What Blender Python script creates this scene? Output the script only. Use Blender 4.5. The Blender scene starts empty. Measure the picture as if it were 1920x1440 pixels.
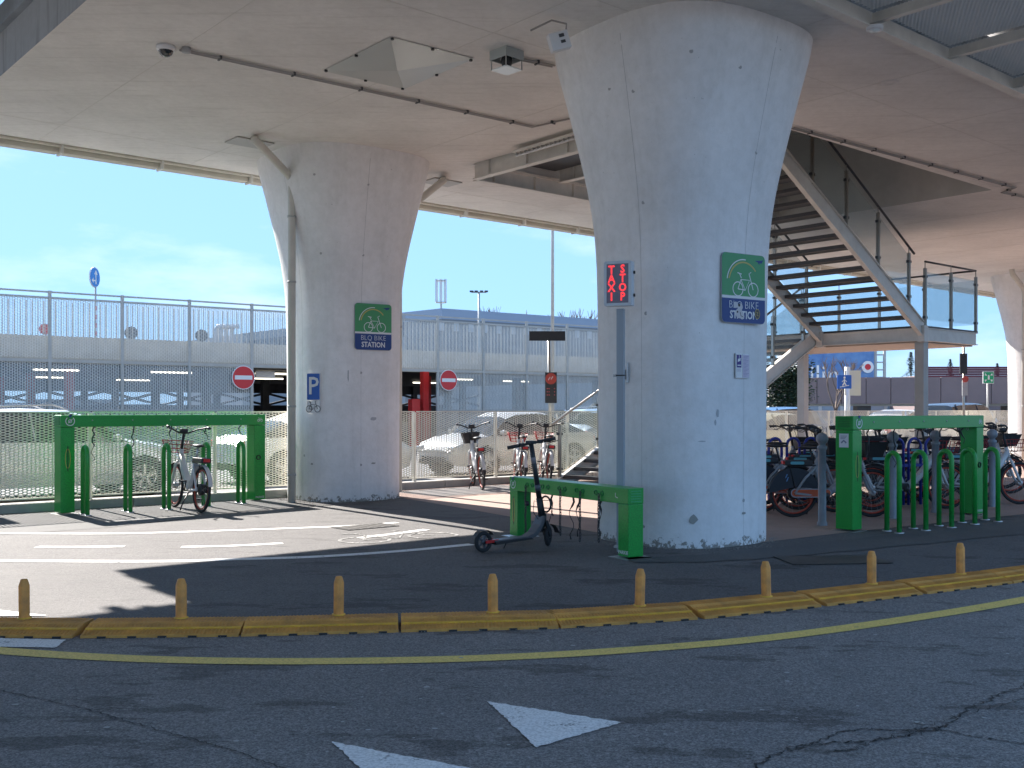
import bpy, math, random
from mathutils import Vector, Matrix
random.seed(7)
S = bpy.context.scene
COL = S.collection
PI = math.pi
F = 1950.0            # focal length in pixels of the 1920 wide photograph
HZ = 768.0            # horizon row
CH = 1.5              # camera height

# ------------------------------------------------------------------ camera, sky, sun
cam = bpy.data.cameras.new('camera'); camo = bpy.data.objects.new('camera', cam); COL.objects.link(camo)
camo.location = (0, 0, CH); camo.rotation_euler = (PI/2, 0, 0)
cam.sensor_width = 36; cam.lens = 36*F/1920; cam.shift_y = 48/1920
cam.clip_start = 0.1; cam.clip_end = 3000
S.camera = camo
SUN_EL = math.radians(36)
SUN_AZ = math.atan2(-.63, .77)          # towards the sun, from +Y
world = bpy.data.worlds.new('World'); S.world = world; world.use_nodes = True
nt = world.node_tree; N = nt.nodes; L = nt.links
bg = N['Background']
sky = N.new('ShaderNodeTexSky'); sky.sky_type = 'NISHITA'; sky.sun_disc = False
sky.sun_elevation = SUN_EL; sky.sun_rotation = SUN_AZ % (2*PI)
sky.air_density = 1.0; sky.dust_density = .35; sky.ozone_density = 2.0
tc = N.new('ShaderNodeTexCoord'); mp = N.new('ShaderNodeMapping'); mp.inputs['Scale'].default_value = (1, 1, 3.2)
mp.inputs['Location'].default_value = (.3, 0, .1)
nz = N.new('ShaderNodeTexNoise'); nz.inputs['Scale'].default_value = 3.2; nz.inputs['Detail'].default_value = 9; nz.inputs['Roughness'].default_value = .58
cr = N.new('ShaderNodeValToRGB'); cr.color_ramp.elements[0].position = .54; cr.color_ramp.elements[1].position = .95
cr.color_ramp.elements[1].color = (.75, .75, .75, 1)
mixc = N.new('ShaderNodeMixRGB'); mixc.inputs[2].default_value = (1.75, 1.8, 1.85, 1)
L.new(tc.outputs['Generated'], mp.inputs[0]); L.new(mp.outputs[0], nz.inputs['Vector']); L.new(nz.outputs[0], cr.inputs[0])
gam = N.new('ShaderNodeGamma'); gam.inputs[1].default_value = .2
mul = N.new('ShaderNodeMixRGB'); mul.blend_type = 'MULTIPLY'; mul.inputs[0].default_value = 1; mul.inputs[2].default_value = (.405, .69, 1.10, 1)
L.new(sky.outputs[0], gam.inputs[0]); L.new(gam.outputs[0], mul.inputs[1])
L.new(cr.outputs[0], mixc.inputs[0]); L.new(mul.outputs[0], mixc.inputs[1]); L.new(mixc.outputs[0], bg.inputs[0])
bg.inputs[1].default_value = .117
sl = bpy.data.lights.new('sun', 'SUN'); slo = bpy.data.objects.new('sun', sl); COL.objects.link(slo)
sl.energy = 2.0; sl.angle = math.radians(.5); sl.color = (1, .94, .87)
sd = Vector((.63*math.cos(SUN_EL), -.77*math.cos(SUN_EL), -math.sin(SUN_EL)))
slo.rotation_euler = sd.to_track_quat('-Z', 'Y').to_euler(); slo.location = (-20, 30, 30)
S.view_settings.view_transform = 'Standard'; S.view_settings.look = 'None'
S.view_settings.exposure = 2.9; S.view_settings.gamma = 1
S.render.engine = 'CYCLES'
S.cycles.max_bounces = 9; S.cycles.diffuse_bounces = 7; S.cycles.glossy_bounces = 3; S.cycles.transparent_max_bounces = 16
S.cycles.use_denoising = True; S.cycles.caustics_reflective = False; S.cycles.caustics_refractive = False

# ------------------------------------------------------------------ coordinates
UX, UY = .76, .65     # direction in which the deck, the fence and the stairs run
def UW(a, b, z=0.0): return Vector((UX*a + UY*b, UY*a - UX*b, z))
UANG = math.atan2(UY, UX)
def G(u, v, z=0.0):                       # ray from the lens to the level z
    Y = (CH - z)*F/(v - HZ); return Vector(((u-960)/F*Y, Y, z))
def CE(u, v, z=5.68): return G(u, v, z)
def P(u, v, Y): return Vector(((u-960)/F*Y, Y, CH + (HZ-v)/F*Y))

# ------------------------------------------------------------------ materials
MATS = {}
def newmat(name):
    m = bpy.data.materials.new(name); m.use_nodes = True
    return m, m.node_tree.nodes, m.node_tree.links, m.node_tree.nodes['Principled BSDF']
def mat(name, col, rough=.6, metal=0., var=0., vscale=3., bump=0., bscale=40., emit=None, spec=.5, coord='Object', dirt=None):
    if name in MATS: return MATS[name]
    m, n, l, b = newmat(name)
    b.inputs['Base Color'].default_value = (*col, 1); b.inputs['Roughness'].default_value = rough
    b.inputs['Metallic'].default_value = metal; b.inputs['Specular IOR Level'].default_value = spec
    t = n.new('ShaderNodeTexCoord')
    if var or dirt:
        x = n.new('ShaderNodeTexNoise'); x.inputs['Scale'].default_value = vscale; x.inputs['Detail'].default_value = 8
        x.inputs['Roughness'].default_value = .65
        l.new(t.outputs[coord], x.inputs['Vector'])
        r = n.new('ShaderNodeValToRGB')
        e = r.color_ramp.elements; e[0].position = .3; e[1].position = .72
        lo = dirt if dirt else [c*(1-var) for c in col]
        e[0].color = (*lo, 1); e[1].color = (*[min(1, c*(1+var*.6)) for c in col], 1)
        l.new(x.outputs[0], r.inputs[0]); l.new(r.outputs[0], b.inputs['Base Color'])
    if bump:
        x2 = n.new('ShaderNodeTexNoise'); x2.inputs['Scale'].default_value = bscale; x2.inputs['Detail'].default_value = 5
        l.new(t.outputs[coord], x2.inputs['Vector'])
        bp = n.new('ShaderNodeBump'); bp.inputs['Strength'].default_value = bump; bp.inputs['Distance'].default_value = .02
        l.new(x2.outputs[0], bp.inputs['Height']); l.new(bp.outputs[0], b.inputs['Normal'])
    if emit:
        b.inputs['Emission Color'].default_value = (*emit[0], 1); b.inputs['Emission Strength'].default_value = emit[1]
    MATS[name] = m; return m

def asphalt(name, base, light, stain=.0, speck=.5, seed=0.):
    m, n, l, b = newmat(name)
    t = n.new('ShaderNodeTexCoord')
    def noise(sc, det=4, ro=.6, off=0, scale=None):
        mp = n.new('ShaderNodeMapping'); mp.inputs['Location'].default_value = (seed+off, seed*2, 0)
        if scale: mp.inputs['Scale'].default_value = scale
        x = n.new('ShaderNodeTexNoise'); x.inputs['Scale'].default_value = sc; x.inputs['Detail'].default_value = det; x.inputs['Roughness'].default_value = ro
        l.new(t.outputs['Object'], mp.inputs[0]); l.new(mp.outputs[0], x.inputs['Vector']); return x
    def ramp(src, p0, p1, c0, c1):
        r = n.new('ShaderNodeValToRGB'); e = r.color_ramp.elements
        e[0].position = p0; e[1].position = p1; e[0].color = (*c0, 1); e[1].color = (*c1, 1); l.new(src, r.inputs[0]); return r
    def mixn(f, a, c, mode='MIX'):
        k = n.new('ShaderNodeMixRGB'); k.blend_type = mode
        if isinstance(f, float): k.inputs[0].default_value = f
        else: l.new(f, k.inputs[0])
        l.new(a, k.inputs[1])
        if isinstance(c, tuple): k.inputs[2].default_value = (*c, 1)
        else: l.new(c, k.inputs[2])
        return k
    big = ramp(noise(.55, 6).outputs[0], .3, .7, base, light)
    fine = ramp(noise(95, 3, .75).outputs[0], .32, .68, (1-speck*.8,)*3, (1+speck*.55,)*3)
    c = mixn(1.0, big.outputs[0], fine.outputs[0], 'MULTIPLY')
    med = ramp(noise(34, 5, .8, off=3).outputs[0], .30, .66, (1-speck*.45,)*3, (1+speck*.22,)*3); c = mixn(1.0, c.outputs[0], med.outputs[0], 'MULTIPLY')
    lrg = ramp(noise(2.6, 7, .7, off=9).outputs[0], .3, .7, (.88, .88, .89), (1.06, 1.06, 1.05)); c = mixn(1.0, c.outputs[0], lrg.outputs[0], 'MULTIPLY')
    vo = n.new('ShaderNodeTexVoronoi'); vo.inputs['Scale'].default_value = 62; l.new(t.outputs['Object'], vo.inputs['Vector'])
    sp = ramp(vo.outputs['Distance'], .10, .17, (1, 1, 1), (0, 0, 0))
    ns = ramp(noise(30, 2, off=5).outputs[0], .50, .56, (0, 0, 0), (.55, .55, .55))
    k = mixn(1.0, sp.outputs[0], ns.outputs[0], 'MULTIPLY')
    c = mixn(k.outputs[0], c.outputs[0], tuple(min(.4, x*2.6) for x in light))
    b.inputs['Roughness'].default_value = .82
    if stain > 0:                                   # damp patches with ragged outlines
        st = noise(1.5, 12, .70, off=11, scale=(.55, 1.35, 1)); r = ramp(st.outputs[0], .585-stain*.035, .615-stain*.035, (0, 0, 0), (.85, .85, .85))
        dk = mixn(1.0, c.outputs[0], (.50, .49, .48), 'MULTIPLY')
        c = mixn(r.outputs[0], c.outputs[0], dk.outputs[0])
        rr = n.new('ShaderNodeMapRange'); rr.inputs[3].default_value = .84; rr.inputs[4].default_value = .76
        l.new(r.outputs[0], rr.inputs[0]); l.new(rr.outputs[0], b.inputs['Roughness'])
    l.new(c.outputs[0], b.inputs['Base Color'])
    bp = n.new('ShaderNodeBump'); bp.inputs['Strength'].default_value = .7; bp.inputs['Distance'].default_value = .006
    l.new(noise(120, 3, .7).outputs[0], bp.inputs['Height']); l.new(bp.outputs[0], b.inputs['Normal'])
    b.inputs['Specular IOR Level'].default_value = .35
    return m

def concrete(name, col, lines=0, grime=0.0, top=5.68, lowdirt=False, warm=.0):
    m, n, l, b = newmat(name)
    t = n.new('ShaderNodeTexCoord')
    def noise(sc, det=6, ro=.6, scale=(1, 1, 1)):
        mp = n.new('ShaderNodeMapping'); mp.inputs['Scale'].default_value = scale; mp.inputs['Rotation'].default_value = (0, 0, -UANG)
        x = n.new('ShaderNodeTexNoise'); x.inputs['Scale'].default_value = sc; x.inputs['Detail'].default_value = det; x.inputs['Roughness'].default_value = ro
        l.new(t.outputs['Object'], mp.inputs[0]); l.new(mp.outputs[0], x.inputs['Vector']); return x
    r = n.new('ShaderNodeValToRGB'); e = r.color_ramp.elements; e[0].position = .25; e[1].position = .75
    e[0].color = (*[c*.84 for c in col], 1); e[1].color = (*[min(1, c*1.07) for c in col], 1)
    l.new(noise(.7, 8, .6).outputs[0], r.inputs[0]); out = r.outputs[0]
    def darken(src, p0, p1, c0, c1):
        nonlocal out
        q = n.new('ShaderNodeValToRGB'); q.color_ramp.elements[0].position = p0; q.color_ramp.elements[1].position = p1
        q.color_ramp.elements[0].color = (*c0, 1); q.color_ramp.elements[1].color = (*c1, 1); l.new(src, q.inputs[0])
        k = n.new('ShaderNodeMixRGB'); k.blend_type = 'MULTIPLY'; k.inputs[0].default_value = 1
        l.new(out, k.inputs[1]); l.new(q.outputs[0], k.inputs[2]); out = k.outputs[0]
    darken(noise(9, 6, .7).outputs[0], .25, .6, (.90, .90, .89), (1, 1, 1))
    if lines:   # streaks left by the formwork boards
        darken(noise(2.2, 8, .75, (.22, 3.2, 1)).outputs[0], .34, .47, (1-lines*1.2, 1-lines*1.25, 1-lines*1.35), (1, 1, 1))
        darken(noise(1.4, 10, .8, (5.2, .35, 1)).outputs[0], .30, .40, (1-lines, 1-lines, 1-lines), (1, 1, 1))
    if grime:   # run marks down a painted shaft
        darken(noise(2.0, 7, .65, (2.2, 2.2, .16)).outputs[0], .28, .5, (1-grime, 1-grime, 1-grime*1.1), (1, 1, 1))
    if lowdirt: # chipped, splashed foot
        sx = n.new('ShaderNodeSeparateXYZ'); l.new(t.outputs['Object'], sx.inputs[0])
        mr = n.new('ShaderNodeMapRange'); mr.inputs[1].default_value = 0; mr.inputs[2].default_value = .30; mr.inputs[3].default_value = .235; mr.inputs[4].default_value = -.20
        l.new(sx.outputs['Z'], mr.inputs[0])
        ad = n.new('ShaderNodeMath'); ad.operation = 'ADD'; l.new(mr.outputs[0], ad.inputs[0]); l.new(noise(16, 9, .72).outputs[0], ad.inputs[1])
        darken(ad.outputs[0], .665, .69, (1, 1, 1), (.36, .34, .31))
        darken(noise(26, 4, .6).outputs[0], .26, .29, (.6, .6, .58), (1, 1, 1))
    l.new(out, b.inputs['Base Color']); b.inputs['Roughness'].default_value = .78; b.inputs['Specular IOR Level'].default_value = .3
    bp = n.new('ShaderNodeBump'); bp.inputs['Strength'].default_value = .25; bp.inputs['Distance'].default_value = .02
    l.new(noise(14, 6, .6).outputs[0], bp.inputs['Height']); l.new(bp.outputs[0], b.inputs['Normal'])
    return m

def paintmat(name, col, wear=.42, under=(.1, .1, .1), sc=7.):
    m, n, l, b = newmat(name); t = n.new('ShaderNodeTexCoord')
    x = n.new('ShaderNodeTexNoise'); x.inputs['Scale'].default_value = sc; x.inputs['Detail'].default_value = 12; x.inputs['Roughness'].default_value = .82
    l.new(t.outputs['Object'], x.inputs['Vector'])
    r = n.new('ShaderNodeValToRGB'); e = r.color_ramp.elements; e[0].position = wear-.02; e[1].position = wear+.05
    e[0].color = (*under, 1); e[1].color = (*col, 1); l.new(x.outputs[0], r.inputs[0])
    y = n.new('ShaderNodeTexNoise'); y.inputs['Scale'].default_value = 80; l.new(t.outputs['Object'], y.inputs['Vector'])
    q = n.new('ShaderNodeValToRGB'); q.color_ramp.elements[0].color = (.72, .72, .72, 1); q.color_ramp.elements[0].position = .35; q.color_ramp.elements[1].position = .6
    l.new(y.outputs[0], q.inputs[0])
    k = n.new('ShaderNodeMixRGB'); k.blend_type = 'MULTIPLY'; k.inputs[0].default_value = 1
    l.new(r.outputs[0], k.inputs[1]); l.new(q.outputs[0], k.inputs[2]); l.new(k.outputs[0], b.inputs['Base Color'])
    b.inputs['Roughness'].default_value = .75; return m

def glassmat(name, tint, gl=.12, tr=.85, frost=0.0):
    m, n, l, b = newmat(name)
    tr_ = n.new('ShaderNodeBsdfTransparent'); tr_.inputs[0].default_value = (*tint, 1)
    g = n.new('ShaderNodeBsdfGlossy'); g.inputs['Roughness'].default_value = .03
    lw = n.new('ShaderNodeLayerWeight'); lw.inputs[0].default_value = .5
    pw = n.new('ShaderNodeMath'); pw.operation = 'POWER'; pw.inputs[1].default_value = 4; l.new(lw.outputs['Facing'], pw.inputs[0])
    fr = n.new('ShaderNodeMath'); fr.operation = 'MULTIPLY_ADD'; fr.inputs[1].default_value = .5; fr.inputs[2].default_value = .04; l.new(pw.outputs[0], fr.inputs[0])
    mx = n.new('ShaderNodeMixShader'); l.new(fr.outputs[0], mx.inputs[0]); l.new(tr_.outputs[0], mx.inputs[1]); l.new(g.outputs[0], mx.inputs[2])
    o = mx.outputs[0]
    if frost:
        d = n.new('ShaderNodeBsdfDiffuse'); d.inputs[0].default_value = (.55, .62, .62, 1)
        m2 = n.new('ShaderNodeMixShader'); m2.inputs[0].default_value = frost; l.new(o, m2.inputs[1]); l.new(d.outputs[0], m2.inputs[2]); o = m2.outputs[0]
    l.new(o, n['Material Output'].inputs['Surface']); return m

M_ground = asphalt('asphalt_old', (.17, .165, .16), (.22, .213, .205), stain=.0, speck=.35)
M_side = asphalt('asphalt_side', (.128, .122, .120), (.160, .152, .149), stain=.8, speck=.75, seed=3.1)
M_road = asphalt('asphalt_road', (.225, .208, .20), (.285, .265, .252), stain=.95, speck=.85, seed=7.7)
M_patch = asphalt('asphalt_patch', (.10, .10, .10), (.14, .138, .135), stain=.0, speck=.5, seed=1.7)
M_pink = asphalt('pink_paving', (.33, .235, .195), (.43, .31, .26), stain=.0, speck=.18, seed=5)
M_col = concrete('column_paint', (.86, .84, .83), grime=.09, lowdirt=True)
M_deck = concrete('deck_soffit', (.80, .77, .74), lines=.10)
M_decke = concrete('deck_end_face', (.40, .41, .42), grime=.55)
M_kerb = concrete('kerb_concrete', (.42, .40, .37), grime=.15)
M_white = paintmat('white_road_paint', (.82, .81, .79), .38, (.13, .13, .13), 5)
M_whiteo = paintmat('white_road_paint_worn', (.5, .49, .47), .52, (.16, .155, .15), 6)
M_yline = paintmat('yellow_road_paint', (.85, .62, .17), .36, (.12, .12, .12), 6)
M_div = mat('yellow_rubber', (.74, .36, .075), .75, var=.2, vscale=5, bump=.4, bscale=60, dirt=(.44, .22, .06))
M_divs = mat('yellow_rubber_stripe', (.80, .45, .05), .6, var=.3, vscale=9)
M_post = mat('yellow_post', (.85, .36, .07), .6, var=.15, vscale=11, bump=.2, bscale=30, dirt=(.50, .22, .06))
M_black = mat('black_plastic', (.02, .02, .022), .5)
M_blackm = mat('black_rubber', (.025, .025, .027), .8, bump=.3, bscale=90)
M_green = paintmat('green_paint', (.02, .36, .055), .245, (.16, .20, .15), 13); M_green.node_tree.nodes['Principled BSDF'].inputs['Roughness'].default_value = .3
M_cream = mat('cream_mesh', (.78, .74, .63), .55, var=.12, vscale=5)
M_screen = mat('grey_mesh', (.62, .61, .57), .55, var=.15, vscale=2)
M_steelg = mat('grey_steel_paint', (.42, .42, .40), .5, .0, var=.12, vscale=4)
M_steel = mat('brushed_steel', (.42, .40, .36), .35, .85, var=.1, vscale=8)
M_cchan = mat('cream_steel', (.70, .68, .63), .5, var=.15, vscale=3)
M_fascia = mat('fascia_panel', (.58, .54, .46), .5, var=.12, vscale=2)
M_pipe = mat('drain_pipe', (.60, .575, .51), .45, var=.10, vscale=4)
M_dark = mat('dark_steel', (.055, .057, .06), .5, var=.2)
M_tread = mat('stair_tread', (.075, .075, .078), .55, var=.2, vscale=8)
M_glass = glassmat('clear_glass', (.91, .94, .94), frost=.12)
M_cglass = mat('car_glass', (.03, .035, .04), .05, spec=.8)
M_red = mat('red_paint', (.55, .02, .02), .4)
M_sred = mat('sign_red', (.55, .02, .03), .4)
M_sblue = mat('sign_blue', (.015, .10, .42), .4)
M_navy = mat('sign_navy', (.012, .045, .20), .45)
M_sgreen = mat('sign_green', (.06, .30, .11), .45)
M_swhite = mat('sign_white', (.72, .72, .72), .45)
M_sgrey = mat('sign_back_grey', (.36, .37, .38), .5, .3)
M_gold = mat('sign_gold', (.50, .40, .10), .45)
M_w = mat('white_frame_paint', (.62, .62, .62), .3)
M_gframe = mat('grey_frame_paint', (.30, .32, .35), .35)
M_orange = mat('orange_plastic', (.50, .08, .02), .5)
M_rimo = mat('orange_rim', (.42, .06, .03), .5)
M_alu = mat('aluminium', (.5, .5, .5), .35, .8)
M_teal = mat('teal_label', (.10, .36, .42), .5)
M_chain = mat('chain_steel', (.07, .07, .075), .4, .6)
M_bluep = mat('blue_hoop_paint', (.02, .035, .28), .35)
M_bolg = mat('grey_bollard', (.24, .26, .29), .45, var=.15, vscale=9)
M_darkgap = mat('dark_joint', (.05, .045, .04), .9)

# ------------------------------------------------------------------ mesh builder
class MB:
    def __init__(s): s.v = []; s.f = []; s.sm = []
    def quad(s, *p, smooth=False):
        i = len(s.v); s.v += [Vector(x) for x in p]; s.f.append(tuple(range(i, i+len(p)))); s.sm.append(smooth); return s
    def box(s, c, d, rz=0., M=None):
        i = len(s.v); x, y, z = d[0]/2, d[1]/2, d[2]/2
        R = M if M is not None else Matrix.Rotation(rz, 3, 'Z')
        for p in ((-x,-y,-z),(x,-y,-z),(x,y,-z),(-x,y,-z),(-x,-y,z),(x,-y,z),(x,y,z),(-x,y,z)):
            s.v.append(Vector(c) + R @ Vector(p))
        for q in ((3,2,1,0),(4,5,6,7),(0,1,5,4),(1,2,6,5),(2,3,7,6),(3,0,4,7)):
            s.f.append(tuple(i+k for k in q)); s.sm.append(False)
        return s
    def beam(s, a, b, w, h, up=(0, 0, 1)):         # box from a to b, w wide, h tall
        a = Vector(a); b = Vector(b); d = (b-a); Ln = d.length; d.normalize()
        u = Vector(up); r = d.cross(u); 
        if r.length < 1e-4: r = Vector((1, 0, 0))
        r.normalize(); u = r.cross(d)
        return s.box((a+b)/2, (Ln, w, h), M=Matrix((d, -r, u)).transposed())
    def tube(s, pts, r, seg=8, cap=True, closed=False):
        pts = [Vector(p) for p in pts]; n = len(pts); rr = r if isinstance(r, (list, tuple)) else [r]*n
        i0 = len(s.v); prev = None
        for k, p in enumerate(pts):
            if closed: d = pts[(k+1) % n] - pts[k-1]
            else: d = pts[min(k+1, n-1)] - pts[max(k-1, 0)]
            d.normalize()
            if prev is None:
                ref = Vector((0, 0, 1)) if abs(d.z) < .9 else Vector((1, 0, 0)); x = d.cross(ref).normalized()
            else:
                x = prev - d*prev.dot(d); x.normalize()
            prev = x; y = d.cross(x)
            for j in range(seg):
                t = 2*PI*j/seg; s.v.append(p + (x*math.cos(t) + y*math.sin(t))*rr[k])
        m = n if closed else n-1
        for k in range(m):
            k2 = (k+1) % n
            for j in range(seg):
                j2 = (j+1) % seg
                s.f.append((i0+k*seg+j, i0+k*seg+j2, i0+k2*seg+j2, i0+k2*seg+j)); s.sm.append(True)
        if cap and not closed:
            s.f.append(tuple(i0+j for j in reversed(range(seg)))); s.sm.append(False)
            s.f.append(tuple(i0+(n-1)*seg+j for j in range(seg))); s.sm.append(False)
        return s
    def lathe(s, prof, c=(0, 0, 0), seg=24, axis='Z'):
        i0 = len(s.v); c = Vector(c)
        for r, z in prof:
            for j in range(seg):
                t = 2*PI*j/seg; p = (r*math.cos(t), r*math.sin(t), z)
                if axis == 'Y': p = (p[0], p[2], p[1])
                if axis == 'X': p = (p[2], p[0], p[1])
                s.v.append(c + Vector(p))
        for k in range(len(prof)-1):
            for j in range(seg):
                j2 = (j+1) % seg
                s.f.append((i0+k*seg+j, i0+k*seg+j2, i0+(k+1)*seg+j2, i0+(k+1)*seg+j)); s.sm.append(True)
        return s
    def torus(s, c, R, r, axis='Y', seg=32, s2=8, arc=(0, 2*PI)):
        full = abs(arc[1]-arc[0]-2*PI) < 1e-6; n = seg
        pts = []
        for k in range(n if full else n+1):
            t = arc[0] + (arc[1]-arc[0])*k/n
            a, b = R*math.cos(t), R*math.sin(t)
            pts.append(Vector(c) + (Vector((a, 0, b)) if axis == 'Y' else Vector((0, a, b)) if axis == 'X' else Vector((a, b, 0))))
        return s.tube(pts, r, s2, closed=full)
    def prism(s, poly, z0, z1):
        i = len(s.v); n = len(poly)
        for z in (z0, z1):
            for p in poly: s.v.append(Vector((p[0], p[1], z)))
        s.f.append(tuple(i+k for k in reversed(range(n)))); s.sm.append(False)
        s.f.append(tuple(i+n+k for k in range(n))); s.sm.append(False)
        for k in range(n):
            k2 = (k+1) % n; s.f.append((i+k, i+k2, i+n+k2, i+n+k)); s.sm.append(False)
        return s
    def plate(s, poly, y0, y1):                    # polygon in the x-z plane given thickness in y (front is -y)
        i = len(s.v); n = len(poly)
        for y in (y0, y1):
            for p in poly: s.v.append(Vector((p[0], y, p[1])))
        s.f.append(tuple(i+k for k in range(n))); s.sm.append(False)
        s.f.append(tuple(i+n+k for k in reversed(range(n)))); s.sm.append(False)
        for k in range(n):
            k2 = (k+1) % n; s.f.append((i+k2, i+k, i+n+k, i+n+k2)); s.sm.append(False)
        return s
    def rib(s, pts, w, y, closed=False):           # flat line in the x-z plane
        n = len(pts); i0 = len(s.v)
        for k in range(n):
            if closed: a, b = pts[k-1], pts[(k+1) % n]
            else: a, b = pts[max(k-1, 0)], pts[min(k+1, n-1)]
            dx, dz = b[0]-a[0], b[1]-a[1]; q = math.hypot(dx, dz) or 1; nx, nz = -dz/q*w/2, dx/q*w/2
            s.v += [Vector((pts[k][0]+nx, y, pts[k][1]+nz)), Vector((pts[k][0]-nx, y, pts[k][1]-nz))]
        for k in range(n if closed else n-1):
            j = (k+1) % n; s.f.append((i0+2*k, i0+2*k+1, i0+2*j+1, i0+2*j)); s.sm.append(False)
        return s
    def strip(s, pts, w, z):                       # flat line on the ground
        n = len(pts); i0 = len(s.v)
        for k in range(n):
            a, b = pts[max(k-1, 0)], pts[min(k+1, n-1)]
            dx, dy = b[0]-a[0], b[1]-a[1]; q = math.hypot(dx, dy) or 1
            ww = w[k] if isinstance(w, (list, tuple)) else w
            nx, ny = -dy/q*ww/2, dx/q*ww/2
            s.v += [Vector((pts[k][0]+nx, pts[k][1]+ny, z)), Vector((pts[k][0]-nx, pts[k][1]-ny, z))]
        for k in range(n-1):
            s.f.append((i0+2*k, i0+2*k+1, i0+2*k+3, i0+2*k+2)); s.sm.append(False)
        return s
    def build(s, name, m, parent=None, world=False, bevel=0.):
        vs = s.v
        if world and parent is not None:
            inv = TR[parent.name].inverted(); vs = [inv @ v for v in vs]
        me = bpy.data.meshes.new(name); me.from_pydata([tuple(v) for v in vs], [], s.f)
        me.polygons.foreach_set('use_smooth', s.sm)
        me.materials.append(m); me.update()
        o = bpy.data.objects.new(name, me); COL.objects.link(o)
        if parent is not None: o.parent = parent
        TR[o.name] = Matrix.Identity(4)
        if parent is not None: TR[o.name] = TR[parent.name].copy()
        if bevel:
            bv = o.modifiers.new('bevel', 'BEVEL'); bv.width = bevel; bv.segments = 2; bv.limit_method = 'ANGLE'
        return o
TR = {}
def tag(o, label=None, cat=None, group=None, kind=None):
    if label: o['label'] = label
    if cat: o['category'] = cat
    if group: o['group'] = group
    if kind: o['kind'] = kind
    return o
def thing(name, label, cat, loc=(0, 0, 0), rz=0., group=None, M=None):
    o = bpy.data.objects.new(name, None); COL.objects.link(o); o.empty_display_size = .2
    m = M if M is not None else Matrix.Translation(Vector(loc)) @ Matrix.Rotation(rz, 4, 'Z')
    o.matrix_world = m
    o.location = m.to_translation(); o.rotation_euler = m.to_euler(); TR[o.name] = m.copy()
    return tag(o, label, cat, group)
def copy_tree(o, parent=None):
    c = o.copy(); COL.objects.link(c); c.parent = parent
    for ch in KIDS(o): copy_tree(ch, c)
    return c
def KIDS(o): return [x for x in bpy.data.objects if x.parent == o]
def place(proto, first, label, loc, rz, group=None, tilt=0.):
    o = proto if first else copy_tree(proto)
    o.location = loc; o.rotation_euler = (tilt, 0, rz)
    tag(o, label, None, group); return o
def struct(mb, name, m): return tag(mb.build(name, m), kind='structure')
def text(s, size, loc, parent, m, name='lettering', ax='CENTER', off=0., sx=1., ext=0.0008, rot=(PI/2, 0, 0)):
    c = bpy.data.curves.new(name, 'FONT'); c.body = s; c.size = size; c.align_x = ax; c.align_y = 'CENTER'; c.offset = off; c.extrude = ext
    c.resolution_u = 2
    c.materials.append(m); o = bpy.data.objects.new(name, c); COL.objects.link(o); o.parent = parent
    me = bpy.data.meshes.new_from_object(o); me.name = name; bpy.data.objects.remove(o); bpy.data.curves.remove(c)
    if not me.materials: me.materials.append(m)
    o = bpy.data.objects.new(name, me); COL.objects.link(o); o.parent = parent
    o.location = loc; o.rotation_euler = rot; o.scale = (sx, 1, 1); return o
def arcpts(cx, cz, r, a0, a1, n=16, rz=None):
    return [(cx + r*math.cos(a0+(a1-a0)*k/n), cz + (rz or r)*math.sin(a0+(a1-a0)*k/n)) for k in range(n+1)]
def circ(cx, cz, r, n=24): return [(cx+r*math.cos(2*PI*k/n), cz+r*math.sin(2*PI*k/n)) for k in range(n)]
def rrect(x0, z0, x1, z1, r, corners=(1, 1, 1, 1), n=6):   # bl, br, tr, tl
    out = []
    for (cx, cz, a, on) in ((x0, z0, PI, corners[0]), (x1, z0, 1.5*PI, corners[1]), (x1, z1, 0, corners[2]), (x0, z1, .5*PI, corners[3])):
        if not on: out.append((cx, cz)); continue
        ox = cx + (r if cx == x0 else -r); oz = cz + (r if cz == z0 else -r)
        out += [(ox+r*math.cos(a+PI/2*k/n), oz+r*math.sin(a+PI/2*k/n)) for k in range(n+1)]
    return out
def smooth(pts, n=8):
    pts = [Vector((p[0], p[1], 0)) for p in pts]; q = [pts[0]*2-pts[1]] + pts + [pts[-1]*2-pts[-2]]; out = []
    for k in range(1, len(q)-2):
        for j in range(n):
            t = j/n; a, b, c, d = q[k-1:k+3]
            out.append(.5*((2*b)+(-a+c)*t+(2*a-5*b+4*c-d)*t*t+(-a+3*b-3*c+d)*t**3))
    return out + [pts[-1]]
BIKE_LINES = lambda cx, cz, s: [ [(cx-.30*s, cz+.14*s), (cx-.19*s, cz+.40*s), (cx+.14*s, cz+.40*s), (cx-.02*s, cz+.12*s), (cx-.19*s, cz+.40*s)],
    [(cx-.30*s, cz+.14*s), (cx-.02*s, cz+.12*s)], [(cx+.28*s, cz+.14*s), (cx+.12*s, cz+.58*s), (cx+.20*s, cz+.62*s)],
    [(cx-.17*s, cz+.44*s), (cx-.24*s, cz+.56*s)], [(cx-.32*s, cz+.58*s), (cx-.16*s, cz+.55*s)] ]
def bike_icon(mb, cx, cz, s, w, y):
    for c in BIKE_LINES(cx, cz, s): mb.rib(c, w, y)
    mb.rib(circ(cx-.30*s, cz+.14*s, .19*s), w, y-.0002, closed=True); mb.rib(circ(cx+.28*s, cz+.14*s, .19*s), w, y-.0002, closed=True)

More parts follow.
